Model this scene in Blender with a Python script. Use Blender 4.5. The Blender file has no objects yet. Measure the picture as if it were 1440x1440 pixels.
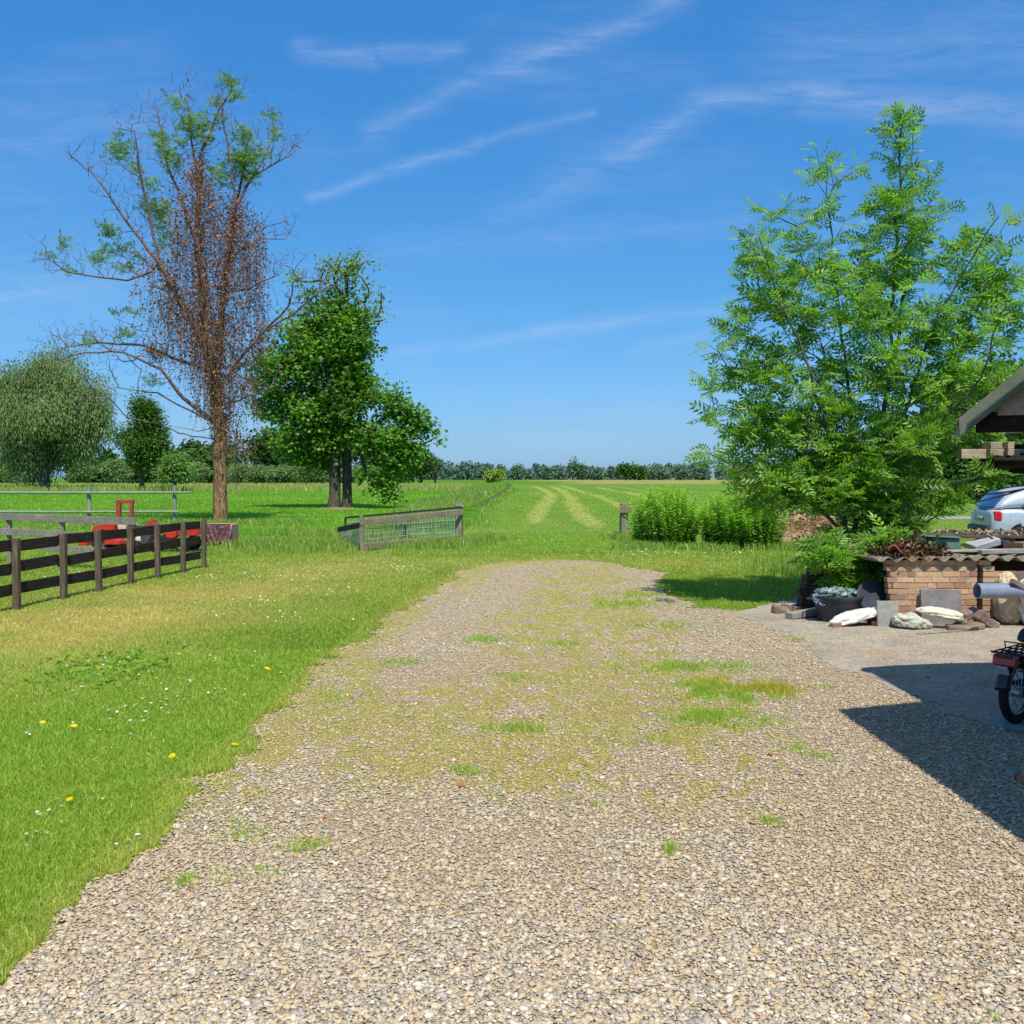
import bpy, math, random
import numpy as np
from mathutils import Vector, Matrix
R = math.radians
random.seed(7)
rng = np.random.default_rng(11)
scene = bpy.context.scene
COL = scene.collection

# ------------------------------------------------------------------ camera model
F_PX, CX, CY, HOR, H = 1350.0, 720.0, 720.0, 672.0, 1.65
PITCH = math.atan((CY - HOR) / F_PX)
cp, sp = math.cos(PITCH), math.sin(PITCH)

def ray(px, py):
    vx = (px - CX) / F_PX
    vz = -(py - CY) / F_PX
    return np.array([vx, cp + vz * sp, -sp + vz * cp])

def P(px, py, Y):
    d = ray(px, py)
    return np.array([0, 0, H]) + d * (Y / d[1])

def G(px, py, z=0.0):
    d = ray(px, py)
    t = (z - H) / d[2]
    return np.array([d[0] * t, d[1] * t, z])

def lin(r, g, b):
    def f(c):
        c /= 255.0
        return c / 12.92 if c <= 0.04045 else ((c + 0.055) / 1.055) ** 2.4
    return (f(r), f(g), f(b), 1.0)

# ------------------------------------------------------------------ noise
def vnoise(x, y, seed=0):
    xi = np.floor(x).astype(np.int64); yi = np.floor(y).astype(np.int64)
    xf = x - xi; yf = y - yi
    def h(a, b):
        n = (a * 374761393 + b * 668265263 + seed * 1442695041) & 0xffffffff
        n = ((n ^ (n >> 13)) * 1274126177) & 0xffffffff
        n = n ^ (n >> 16)
        return (n & 0xffff) / 65535.0
    u = xf * xf * (3 - 2 * xf); v = yf * yf * (3 - 2 * yf)
    return (h(xi, yi) * (1 - u) + h(xi + 1, yi) * u) * (1 - v) + (h(xi, yi + 1) * (1 - u) + h(xi + 1, yi + 1) * u) * v

def fbm(x, y, seed=0, o=4):
    s = 0; a = 0.5; t = 0
    for i in range(o):
        s = s + a * vnoise(x * 2 ** i, y * 2 ** i, seed + i * 17); t += a; a *= 0.5
    return s / t

def sstep(a, b, x):
    t = np.clip((x - a) / (b - a), 0, 1)
    return t * t * (3 - 2 * t)

def inpoly(x, y, poly):
    c = np.zeros(x.shape, bool)
    n = len(poly)
    for i in range(n):
        x1, y1 = poly[i][:2]; x2, y2 = poly[(i + 1) % n][:2]
        if y1 == y2: continue
        m = ((y1 > y) != (y2 > y)) & (x < (x2 - x1) * (y - y1) / (y2 - y1) + x1)
        c ^= m
    return c

def polydist(x, y, pts):
    d = np.full(x.shape, 1e9)
    for (a, b) in zip(pts[:-1], pts[1:]):
        ax, ay = a[:2]; bx, by = b[:2]
        L = (bx - ax) ** 2 + (by - ay) ** 2 + 1e-12
        t = np.clip(((x - ax) * (bx - ax) + (y - ay) * (by - ay)) / L, 0, 1)
        d = np.minimum(d, np.hypot(x - ax - t * (bx - ax), y - ay - t * (by - ay)))
    return d

# ------------------------------------------------------------------ object helpers
def tag(o, label=None, cat=None, group=None, kind=None):
    if label: o['label'] = label
    if cat: o['category'] = cat
    if group: o['group'] = group
    if kind: o['kind'] = kind
    return o

def thing(name, loc, label, cat, group=None):
    o = bpy.data.objects.new(name, None)
    COL.objects.link(o)
    o.location = [float(v) for v in loc]
    o.empty_display_size = 0.2
    return tag(o, label, cat, group)

def absloc(o):
    v = np.zeros(3)
    while o is not None:
        v += np.array(o.location); o = o.parent
    return v

def np_obj(name, V, faces, mat, parent=None, loc=None, smooth=False, attrs=None):
    """V world coordinates; faces = list of (M,k) int arrays or list of index lists"""
    me = bpy.data.meshes.new(name)
    V = np.asarray(V, dtype=np.float64)
    base = absloc(parent) if parent is not None else (np.array(loc, float) if loc is not None else np.zeros(3))
    V = V - base
    if isinstance(faces, np.ndarray): faces = [faces]
    if len(faces) and isinstance(faces[0], np.ndarray):
        tot = np.concatenate([np.full(len(f), f.shape[1], dtype=np.int32) for f in faces])
        idx = np.concatenate([f.ravel() for f in faces]).astype(np.int32)
    else:
        tot = np.array([len(f) for f in faces], dtype=np.int32)
        idx = np.array([i for f in faces for i in f], dtype=np.int32)
    start = np.concatenate([[0], np.cumsum(tot)[:-1]]).astype(np.int32)
    me.vertices.add(len(V)); me.vertices.foreach_set('co', V.ravel().astype(np.float32))
    me.loops.add(len(idx)); me.loops.foreach_set('vertex_index', idx)
    me.polygons.add(len(tot)); me.polygons.foreach_set('loop_start', start); me.polygons.foreach_set('loop_total', tot)
    me.polygons.foreach_set('use_smooth', np.full(len(tot), bool(smooth)))
    me.update(calc_edges=True)
    if attrs:
        for k, a in attrs.items():
            at = me.attributes.new(k, 'FLOAT', 'POINT')
            at.data.foreach_set('value', np.asarray(a, dtype=np.float32))
    me.validate()
    if mat is not None: me.materials.append(mat)
    o = bpy.data.objects.new(name, me)
    COL.objects.link(o)
    if parent is not None: o.parent = parent
    elif loc is not None: o.location = [float(v) for v in loc]
    return o

def rotm(rx=0, ry=0, rz=0):
    return np.array((Matrix.Rotation(rz, 3, 'Z') @ Matrix.Rotation(ry, 3, 'Y') @ Matrix.Rotation(rx, 3, 'X')))

class MB:
    def __init__(s): s.V = []; s.F = []; s.n = 0
    def add(s, V, F):
        V = np.asarray(V, float)
        s.V.append(V); s.F += [[i + s.n for i in f] for f in F]; s.n += len(V); return s
    def box(s, c, size, rot=None, taper=1.0):
        hx, hy, hz = [v / 2 for v in size]
        V = np.array([[x * (taper if z > 0 else 1), y * (taper if z > 0 else 1), z] for z in (-hz, hz) for (x, y) in ((-hx, -hy), (hx, -hy), (hx, hy), (-hx, hy))])
        if rot is not None: V = V @ np.asarray(rot).T
        s.add(V + np.array(c), [[3, 2, 1, 0], [4, 5, 6, 7], [0, 1, 5, 4], [1, 2, 6, 5], [2, 3, 7, 6], [3, 0, 4, 7]]); return s
    def beam(s, a, b, w, h, up=(0, 0, 1)):
        """rectangular bar from a to b; w across, h along up"""
        a = np.array(a, float); b = np.array(b, float); d = b - a; L = np.linalg.norm(d); d /= L
        side = np.cross(d, up); side /= np.linalg.norm(side); u = np.cross(side, d)
        M = np.stack([d, side, u], 1)
        s.box((a + b) / 2, (L, w, h), M); return s
    def tube(s, pts, rad, n=10, caps=True, closed=False):
        pts = [np.array(p, float) for p in pts]
        if np.isscalar(rad): rad = [rad] * len(pts)
        rings = []; prev = None; m = len(pts)
        for i, p in enumerate(pts):
            if closed: t = pts[(i + 1) % m] - pts[i - 1]
            else: t = pts[min(i + 1, m - 1)] - pts[max(i - 1, 0)]
            t /= np.linalg.norm(t) + 1e-12
            ref = prev if prev is not None else (np.array([0, 0, 1.]) if abs(t[2]) < .9 else np.array([1., 0, 0]))
            a = ref - t * np.dot(ref, t); a /= np.linalg.norm(a) + 1e-12; prev = a
            b = np.cross(t, a)
            an = np.arange(n) * 2 * math.pi / n
            rings.append(p + rad[i] * (np.cos(an)[:, None] * a + np.sin(an)[:, None] * b))
        V = np.concatenate(rings); F = []
        for i in range(m if closed else m - 1):
            j = (i + 1) % m
            for k in range(n):
                F.append([i * n + k, i * n + (k + 1) % n, j * n + (k + 1) % n, j * n + k])
        if caps and not closed:
            F.append(list(range(n))[::-1]); F.append([(m - 1) * n + k for k in range(n)])
        s.add(V, F); return s
    def lathe(s, prof, c, n=24, M=None):
        """prof list of (r,z) around z"""
        an = np.arange(n) * 2 * math.pi / n
        V = np.concatenate([np.stack([r * np.cos(an), r * np.sin(an), np.full(n, z)], 1) for r, z in prof])
        if M is not None: V = V @ np.asarray(M).T
        F = []
        for i in range(len(prof) - 1):
            for k in range(n):
                F.append([i * n + k, i * n + (k + 1) % n, (i + 1) * n + (k + 1) % n, (i + 1) * n + k])
        s.add(V + np.array(c), F); return s
    def prism(s, poly, M, c, depth):
        """poly in local xy extruded along local z by depth, then M rotation"""
        n = len(poly)
        V = np.array([[x, y, z] for z in (-depth / 2, depth / 2) for x, y in poly]) @ np.asarray(M).T + np.array(c)
        F = [list(range(n))[::-1], list(range(n, 2 * n))] + [[i, (i + 1) % n, n + (i + 1) % n, n + i] for i in range(n)]
        s.add(V, F); return s
    def build(s, name, mat, parent=None, loc=None, smooth=False, bevel=0, auto=False):
        o = np_obj(name, np.concatenate(s.V), s.F, mat, parent, loc, smooth or auto)
        if bevel:
            m = o.modifiers.new('bevel', 'BEVEL'); m.width = bevel; m.segments = 2; m.limit_method = 'ANGLE'; m.angle_limit = R(40)
        if auto:
            try: o.data.set_sharp_from_angle(angle=R(35))
            except Exception: pass
        return o

# ------------------------------------------------------------------ material helpers
class NT:
    def __init__(s, name):
        s.m = bpy.data.materials.new(name); s.m.use_nodes = True
        s.t = s.m.node_tree; s.t.nodes.clear()
        s.out = s.t.nodes.new('ShaderNodeOutputMaterial')
    def n(s, kind, **kw):
        nd = s.t.nodes.new(kind)
        for k, v in kw.items():
            if k == 'ins':
                for kk, vv in v.items(): s.set(nd.inputs[kk], vv)
            else: setattr(nd, k, v)
        return nd
    def set(s, sock, v):
        if isinstance(v, bpy.types.NodeSocket): s.t.links.new(v, sock)
        else: sock.default_value = v
    def math(s, op, a, b=0.5, clamp=False):
        nd = s.n('ShaderNodeMath', operation=op, use_clamp=clamp); s.set(nd.inputs[0], a); s.set(nd.inputs[1], b); return nd.outputs[0]
    def mix(s, f, a, b, mode='MIX'):
        nd = s.n('ShaderNodeMix', data_type='RGBA', blend_type=mode); s.set(nd.inputs[0], f); s.set(nd.inputs[6], a); s.set(nd.inputs[7], b); return nd.outputs[2]
    def pos(s): return s.n('ShaderNodeNewGeometry').outputs['Position']
    def obj(s): return s.n('ShaderNodeTexCoord').outputs['Object']
    def attr(s, name): return s.n('ShaderNodeAttribute', attribute_name=name).outputs['Fac']
    def map(s, v, scale=(1, 1, 1), rot=(0, 0, 0), loc=(0, 0, 0)):
        nd = s.n('ShaderNodeMapping'); s.set(nd.inputs['Vector'], v); nd.inputs['Scale'].default_value = scale; nd.inputs['Rotation'].default_value = rot; nd.inputs['Location'].default_value = loc; return nd.outputs[0]
    def noise(s, v, scale, detail=4, rough=.55, out='Fac', dist=0):
        nd = s.n('ShaderNodeTexNoise'); s.set(nd.inputs['Vector'], v); nd.inputs['Scale'].default_value = scale; nd.inputs['Detail'].default_value = detail; nd.inputs['Roughness'].default_value = rough; nd.inputs['Distortion'].default_value = dist; return nd.outputs[out]
    def vor(s, v, scale, feature='F1', out='Distance', rnd=1):
        nd = s.n('ShaderNodeTexVoronoi', feature=feature); s.set(nd.inputs['Vector'], v); nd.inputs['Scale'].default_value = scale; nd.inputs['Randomness'].default_value = rnd; return nd.outputs[out]
    def ramp(s, f, stops, interp='LINEAR'):
        nd = s.n('ShaderNodeValToRGB'); s.set(nd.inputs[0], f); cr = nd.color_ramp; cr.interpolation = interp
        while len(cr.elements) < len(stops): cr.elements.new(0.5)
        for e, (p, c) in zip(cr.elements, stops): e.position = p; e.color = c if len(c) == 4 else (*c, 1)
        return nd.outputs[0]
    def rng(s, f, a, b, c=0, d=1):
        nd = s.n('ShaderNodeMapRange'); s.set(nd.inputs[0], f); nd.inputs[1].default_value = a; nd.inputs[2].default_value = b; nd.inputs[3].default_value = c; nd.inputs[4].default_value = d; return nd.outputs[0]
    def bump(s, h, strength=.5, dist=.01):
        nd = s.n('ShaderNodeBump'); s.set(nd.inputs['Height'], h); nd.inputs['Strength'].default_value = strength; nd.inputs['Distance'].default_value = dist; return nd.outputs[0]
    def bsdf(s, col, rough=.8, metal=0, normal=None, spec=.3, **kw):
        b = s.n('ShaderNodeBsdfPrincipled'); s.set(b.inputs['Base Color'], col); s.set(b.inputs['Roughness'], rough); b.inputs['Metallic'].default_value = metal
        b.inputs['Specular IOR Level'].default_value = spec
        if normal is not None: s.set(b.inputs['Normal'], normal)
        for k, v in kw.items(): s.set(b.inputs[k], v)
        s.t.links.new(b.outputs[0], s.out.inputs[0]); return b

BW = lambda v: (v, v, v, 1)

def sc(c, k): return (c[0] * k, c[1] * k, c[2] * k, 1)

def m_generic(name, c1, c2, scale=8, rough=.7, bump=.3, bdist=.004, metal=0, stretch=(1, 1, 1), spec=.3, dirt=.0, dirtc=None):
    t = NT(name); o = t.obj()
    n1 = t.noise(t.map(o, stretch), scale, 5, .6)
    n2 = t.noise(o, scale * 5, 3, .6)
    col = t.mix(t.rng(n1, .3, .7), c1, c2)
    col = t.mix(t.rng(n2, .45, .75, 0, .5), col, sc(c1, .6))
    if dirt: col = t.mix(t.rng(t.noise(o, scale * .4, 4), .45, .7, 0, dirt), col, dirtc or lin(110, 95, 70))
    t.bsdf(col, rough, metal, t.bump(t.math('ADD', n1, t.math('MULTIPLY', n2, .4)), bump, bdist), spec)
    return t.m

def m_wood(name, c1, c2, grain_axis=0, scale=6, bump=.5, moss=None):
    t = NT(name); o = t.pos()
    st = [22, 22, 22]; st[grain_axis] = 1.2
    g = t.noise(t.map(o, tuple(st)), scale * .35, 6, .65, dist=.6)
    b = t.noise(o, 3.1, 4, .6)
    col = t.ramp(g, [(.3, sc(c1, .45)), (.48, c1), (.7, c2)])
    col = t.mix(t.rng(b, .35, .7, 0, .55), col, sc(c1, .55))
    if moss: col = t.mix(t.rng(t.noise(o, 7, 5, .7), .52, .68, 0, .7), col, moss)
    t.bsdf(col, .85, 0, t.bump(g, bump, .006), .2)
    return t.m

def m_leaf(name, c1, c2, trans=.45, gloss=.12, c3=None, rough=.45, tscale=1.25):
    """two-tone leaves, 'tint' per leaf"""
    t = NT(name); a = t.attr('tint')
    col = t.mix(a, c1, c2)
    if c3: col = t.mix(t.rng(a, .88, .97), col, c3)
    d = t.n('ShaderNodeBsdfDiffuse'); t.set(d.inputs[0], col)
    tr = t.n('ShaderNodeBsdfTranslucent'); t.set(tr.inputs[0], t.mix(1.0, col, (1.25 * tscale, 1.45 * tscale, .55 * tscale, 1), 'MULTIPLY'))
    g = t.n('ShaderNodeBsdfGlossy'); g.inputs['Roughness'].default_value = rough; g.inputs[0].default_value = (1, 1, 1, 1)
    m1 = t.n('ShaderNodeMixShader'); m1.inputs[0].default_value = trans
    t.t.links.new(d.outputs[0], m1.inputs[1]); t.t.links.new(tr.outputs[0], m1.inputs[2])
    m2 = t.n('ShaderNodeMixShader'); m2.inputs[0].default_value = gloss * .25
    t.t.links.new(m1.outputs[0], m2.inputs[1]); t.t.links.new(g.outputs[0], m2.inputs[2])
    t.t.links.new(m2.outputs[0], t.out.inputs[0])
    return t.m
# ================================================================== camera, light, sky
cam = bpy.data.cameras.new('camera'); co = bpy.data.objects.new('camera', cam); COL.objects.link(co)
co.location = (0, 0, H); co.rotation_euler = (R(90) - PITCH, 0, 0)
cam.sensor_width = 36; cam.lens = 36 * F_PX / 1440; cam.clip_start = .05; cam.clip_end = 8000
scene.camera = co
scene.view_settings.view_transform = 'Standard'; scene.view_settings.look = 'None'; scene.view_settings.exposure = 0
SUN_EL = R(60); SH = np.array([-.21, .978])       # horizontal direction in which shadows fall
sd = bpy.data.lights.new('sun', 'SUN'); sd.energy = 5.0; sd.angle = R(.53); sd.color = (1, .945, .84)
so = bpy.data.objects.new('sun', sd); COL.objects.link(so)
lv = Vector((SH[0] * math.cos(SUN_EL), SH[1] * math.cos(SUN_EL), -math.sin(SUN_EL)))
so.rotation_euler = lv.to_track_quat('-Z', 'Y').to_euler(); so.location = (3, -8, 12)

w = bpy.data.worlds.new('World'); scene.world = w; w.use_nodes = True
class WT(NT):
    def __init__(s, tree): s.t = tree
wt = w.node_tree; wt.nodes.clear(); W = WT(wt)
sky = W.n('ShaderNodeTexSky', sky_type='NISHITA', sun_disc=False)
sky.sun_elevation = SUN_EL
sky.sun_rotation = math.atan2(-SH[0], -SH[1])      # clockwise from +Y towards +X
sky.altitude = 0; sky.air_density = 1.0; sky.dust_density = .5; sky.ozone_density = 2.0
dirv = W.n('ShaderNodeTexCoord').outputs['Generated']
sep = W.n('ShaderNodeSeparateXYZ'); W.set(sep.inputs[0], dirv)
yy = W.math('MAXIMUM', sep.outputs[1], .02)
qx = W.math('DIVIDE', sep.outputs[0], yy); qz = W.math('DIVIDE', sep.outputs[2], yy)
cmb = W.n('ShaderNodeCombineXYZ'); W.set(cmb.inputs[0], qx); W.set(cmb.inputs[1], qz)
q = cmb.outputs[0]
nz = W.noise(q, 5, 2, .5, out='Color')
nv = W.n('ShaderNodeVectorMath', operation='SUBTRACT'); W.set(nv.inputs[0], nz); nv.inputs[1].default_value = (.5, .5, .5)
ns = W.n('ShaderNodeVectorMath', operation='SCALE'); W.set(ns.inputs[0], nv.outputs[0]); ns.inputs[3].default_value = .030
qa = W.n('ShaderNodeVectorMath', operation='ADD'); W.set(qa.inputs[0], q); W.set(qa.inputs[1], ns.outputs[0])
qw0 = W.n('ShaderNodeSeparateXYZ'); W.set(qw0.inputs[0], qa.outputs[0])
qwc = W.n('ShaderNodeCombineXYZ'); W.set(qwc.inputs[0], qw0.outputs[0]); W.set(qwc.inputs[1], qw0.outputs[1])
qw = qwc.outputs[0]
def q2(px, py):
    d = ray(px, py); return (d[0] / d[1], d[2] / d[1], 0)
streaks = [((425, 62), (520, 84), 20, .36), ((535, 78), (640, 80), 18, .3), ((520, 182), (700, 102), 22, .22), ((700, 102), (960, -8), 26, .30),
           ((430, 284), (540, 240), 12, .30), ((540, 240), (680, 198), 13, .34), ((680, 198), (830, 158), 11, .18),
           ((700, 312), (860, 218), 34, .15), ((860, 218), (985, 148), 28, .28), ((985, 140), (1140, 120), 26, .32),
           ((1140, 128), (1480, 165), 38, .40), ((1130, 70), (1480, 50), 95, .20), ((540, 504), (750, 468), 12, .24), ((750, 468), (1040, 432), 16, .26),
           ((890, 492), (1010, 464), 12, .15), ((-60, 430), (170, 395), 85, .22), ((-60, 210), (200, 180), 110, .16), ((540, 356), (1040, 312), 34, .14),
           ((760, 620), (1100, 545), 60, .12)]
fil = W.noise(W.map(qw, (1.6, 11, 1), (0, 0, R(-22))), 7.0, 9, .72, dist=.35)
filr = W.rng(fil, .33, .72, .14, 1.35)
tot = None
for (a, b, wd, st) in streaks:
    A = q2(*a); B = q2(*b)
    ab = (B[0] - A[0], B[1] - A[1], 0); L2 = ab[0] ** 2 + ab[1] ** 2
    s1 = W.n('ShaderNodeVectorMath', operation='SUBTRACT'); W.set(s1.inputs[0], qw); s1.inputs[1].default_value = A
    dt = W.n('ShaderNodeVectorMath', operation='DOT_PRODUCT'); W.set(dt.inputs[0], s1.outputs[0]); dt.inputs[1].default_value = ab
    tt = W.math('MULTIPLY', dt.outputs['Value'], 1 / L2, True)
    pr = W.n('ShaderNodeVectorMath', operation='SCALE'); pr.inputs[0].default_value = ab; W.set(pr.inputs[3], tt)
    df = W.n('ShaderNodeVectorMath', operation='DISTANCE'); W.set(df.inputs[0], s1.outputs[0]); W.set(df.inputs[1], pr.outputs[0])
    g = W.math('DIVIDE', df.outputs['Value'], wd * 1.35 / F_PX)
    g = W.math('POWER', W.math('SUBTRACT', 1, g, True), 1.7)
    g = W.math('MULTIPLY', g, st * .8)
    tot = g if tot is None else W.math('MAXIMUM', tot, g)
hz_ = W.noise(W.map(q, (1.2, 3.2, 1), (0, 0, R(-20))), 2.6, 6, .6)
tot = W.math('ADD', tot, W.rng(hz_, .48, .74, 0, .13))
cl = W.math('MULTIPLY', tot, filr, True)
up = W.math('GREATER_THAN', sep.outputs[1], 0.05)
cl = W.math('MULTIPLY', cl, up)
SKY_S = .12
hs = W.n('ShaderNodeHueSaturation'); W.set(hs.inputs['Color'], sky.outputs[0]); hs.inputs['Saturation'].default_value = 1.0; hs.inputs['Value'].default_value = 1.0
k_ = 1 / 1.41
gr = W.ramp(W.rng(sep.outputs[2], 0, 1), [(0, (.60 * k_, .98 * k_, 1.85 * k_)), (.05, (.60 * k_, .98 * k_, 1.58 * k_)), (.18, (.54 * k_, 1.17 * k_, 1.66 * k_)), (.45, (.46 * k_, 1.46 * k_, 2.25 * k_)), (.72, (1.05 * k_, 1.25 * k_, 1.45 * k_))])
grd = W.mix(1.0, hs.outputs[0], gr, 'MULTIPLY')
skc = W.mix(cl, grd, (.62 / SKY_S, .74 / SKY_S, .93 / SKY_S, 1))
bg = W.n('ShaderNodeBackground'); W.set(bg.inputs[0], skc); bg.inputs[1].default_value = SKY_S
wo = W.n('ShaderNodeOutputWorld'); wt.links.new(bg.outputs[0], wo.inputs[0])
# ================================================================== ground masks (world metres)
def gp(lst): return [tuple(G(px, py)[:2]) for px, py in lst]
_left = gp([(-260, 1600), (0, 1374), (61, 1322), (142, 1246), (227, 1176), (279, 1119), (250, 1106), (300, 1085), (368, 1034), (401, 996), (439, 958), (472, 920), (500, 905), (555, 863), (598, 837), (640, 808), (655, 799), (700, 793), (773, 787)])
_right = gp([(839, 790), (900, 800), (938, 806), (930, 822), (950, 838), (976, 856), (1040, 860), (1100, 852), (1260, 850), (1700, 860), (2600, 960)])
GRAVEL = [(-3.2, .3)] + _left + _right + [(9, .3)]
YARD = gp([(1015, 862), (1060, 853), (1100, 848), (1120, 838), (1700, 838), (2400, 960), (1440, 1035), (1330, 1010), (1290, 990), (1240, 960), (1190, 946), (1150, 920), (1105, 892), (1060, 880)])
DITCH = [tuple(G(a, b)[:2]) for a, b in ((560, 770), (640, 742), (668, 712), (693, 700), (710, 690), (716, 683), (712, 678.5))]
DITCH_L = DITCH

def gravel_mask(x, y):
    wx = x + (fbm(x * 1.6, y * 1.6, 3) - .5) * .55 * sstep(3, 7, y) + .0 + (fbm(x * 7, y * 7, 5) - .5) * .22
    wy = y + (fbm(x * 1.6 + 40, y * 1.6, 4) - .5) * .9 * sstep(3, 8, y) + (fbm(x * 7 + 30, y * 7, 6) - .5) * .22
    return inpoly(wx, wy, GRAVEL)
def yard_mask(x, y):
    wx = x + (fbm(x * 2, y * 2, 13) - .5) * .4 + (fbm(x * 9, y * 9, 15) - .5) * .15
    wy = y + (fbm(x * 2 + 40, y * 2, 14) - .5) * .5 + (fbm(x * 9 + 30, y * 9, 16) - .5) * .15
    return inpoly(wx, wy, YARD)
def moss_mask(x, y):
    """how green the gravel is"""
    base = sstep(3.9, 6.8, y + (x + .2) * .25) * (1 - sstep(.9, 2.3, x - .04 * (y - 8))) * .80
    band = np.exp(-((y - 6.6) / 1.5) ** 2) * np.exp(-((x - .1) / 1.35) ** 2) * .55
    left = (1 - sstep(0, .5, polydist(x, y, _left))) * .5 * sstep(4.2, 5.2, y); pale = np.exp(-((polydist(x, y, _left) - .95) / .45) ** 2) * .55 * sstep(6.2, 8, y)
    track = np.exp(-((x + .9 + .03 * (y - 8)) / .42) ** 2) * .45 * sstep(6, 8, y) + np.exp(-((x - .1) / .3) ** 2) * .25 * sstep(9, 12, y)
    m = np.clip(base + band + left - track - pale, 0, 1)
    n = fbm(x * 1.3, y * .9, 31) * .5 + fbm(x * 5, y * 3.0, 32) * .5
    fine = fbm(x * 11, y * 6.5, 33, 3)
    return np.clip(m * sstep(.18, .56, n) * 1.5 * (.32 + .9 * sstep(.36, .62, fine)), 0, 1)
def dry_mask(x, y):
    """brown dry lawn"""
    a = .75 * np.exp(-((x + 4.9) / 1.6) ** 2) * np.exp(-((y - 11.0) / 3.6) ** 2) * 1.0
    b = np.exp(-((x + 3.5) / 2.2) ** 2) * np.exp(-((y - 15.5) / 3.5) ** 2) * .75
    e = (1 - sstep(0, .28, polydist(x, y, _left))) * .32
    f = np.exp(-((x - .6) / 5.5) ** 2) * np.exp(-((y - 18.6) / 1.7) ** 2) * .35
    n = fbm(x * .9, y * .8, 51) * .6 + fbm(x * 3.5, y * 3, 52) * .4
    return np.clip((a * 1.05 + b * .75 + e + f + .13) * (.1 + 1.7 * n), 0, 1)

def fan_grid(y0, y1, ny, s0, s1, nx, geometric=True):
    Y = y0 * (y1 / y0) ** (np.linspace(0, 1, ny)) if geometric else np.linspace(y0, y1, ny)
    S = np.linspace(s0, s1, nx)
    X = S[None, :] * Y[:, None]; YY = np.repeat(Y[:, None], nx, 1)
    i = np.arange(ny - 1)[:, None] * nx + np.arange(nx - 1)[None, :]
    F = np.stack([i, i + 1, i + nx + 1, i + nx], -1).reshape(-1, 4)
    return X.ravel(), YY.ravel(), F
def rect_grid(x0, x1, nx, y0, y1, ny):
    X, Y = np.meshgrid(np.linspace(x0, x1, nx), np.linspace(y0, y1, ny))
    i = np.arange(ny - 1)[:, None] * nx + np.arange(nx - 1)[None, :]
    F = np.stack([i, i + 1, i + nx + 1, i + nx], -1).reshape(-1, 4)
    return X.ravel(), Y.ravel(), F
def keep(F, mask, X, Y, Z, attrs):
    f = F[mask[F].all(1)]
    used = np.unique(f); mp = np.zeros(len(X), int); mp[used] = np.arange(len(used))
    return np.stack([X[used], Y[used], Z[used]], 1), mp[f], {k: v[used] for k, v in attrs.items()}

# ---- grass ground colours shared by sheet and blades
GREEN_D = lin(88, 124, 26); GREEN_L = lin(146, 176, 46); DRY = lin(188, 172, 92); FIELD_D = lin(76, 130, 20); FIELD_L = lin(124, 176, 42)

def m_grass_ground(name, cd, cl, dry=DRY, hay=None):
    t = NT(name); p = t.pos()
    n = t.noise(p, .7, 5, .6); n2 = t.noise(p, 9, 5, .7); n3 = t.noise(t.map(p, (1, .35, 1)), 42, 4, .75)
    col = t.mix(t.rng(n, .35, .65), cd, cl)
    col = t.mix(t.rng(n2, .35, .7, 0, .6), col, sc(cd, .75))
    col = t.mix(t.attr('dry'), col, dry)
    if hay is not None: col = t.mix(t.attr('hay'), col, hay)
    col = t.mix(t.rng(n3, .4, .65, .55, 0), col, sc(cd, .35))
    t.bsdf(col, .95, 0, t.bump(t.math('ADD', n3, t.math('MULTIPLY', n2, 1.5)), .9, .03), .05)
    return t.m
mg_lawn = m_grass_ground('lawn_ground', sc(GREEN_D, .8), sc(GREEN_L, .85))
mg_far = m_grass_ground('field_ground', sc(FIELD_D, .95), FIELD_L, lin(178, 170, 105), lin(186, 186, 96))

# ---- terrain: one huge sheet
X, Y, F = fan_grid(1.0, 6000, 150, -3.2, 3.2, 161)
Xs = X.copy()
band = sstep(150, 210, Y) * (1 - sstep(260, 330, Y)) * (X < -15) * .75
band2 = sstep(235, 260, Y) * (X > 18) * .9
stripe = .35 * sstep(.5, .62, fbm(X * .01, Y * .12, 70)) * (Y > 30)
dry = np.clip(np.maximum(np.maximum(band, band2), stripe * .5), 0, 1)
ground = np_obj('ground', np.stack([X, Y, np.zeros_like(X) - .004], 1), F, mg_far, loc=(0, 0, 0), attrs={'dry': dry, 'hay': dry * 0})
tag(ground, kind='structure')
bp = MB(); bp.add([[-60, -80, -.02], [60, -80, -.02], [60, 3.0, -.02], [-60, 3.0, -.02]], [[0, 1, 2, 3]])
tag(bp.build('ground_behind', mg_lawn), kind='structure')

# ---- lawn sheet
X, Y, F = rect_grid(-26, 30, 281, .6, 25, 180)
edge = 22.5 + (fbm(X * .5, X * 0 + 3, 80) - .5) * 2.2
m = (Y < edge)
V, f, at = keep(F, m, X, Y, np.full_like(X, .002) + .02 * (fbm(X * .6, Y * .6, 81) - .5) * 0, {'dry': dry_mask(X, Y)})
tag(np_obj('lawn', V, f, mg_lawn, loc=(0, 0, 0), attrs=at), kind='structure')

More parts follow.
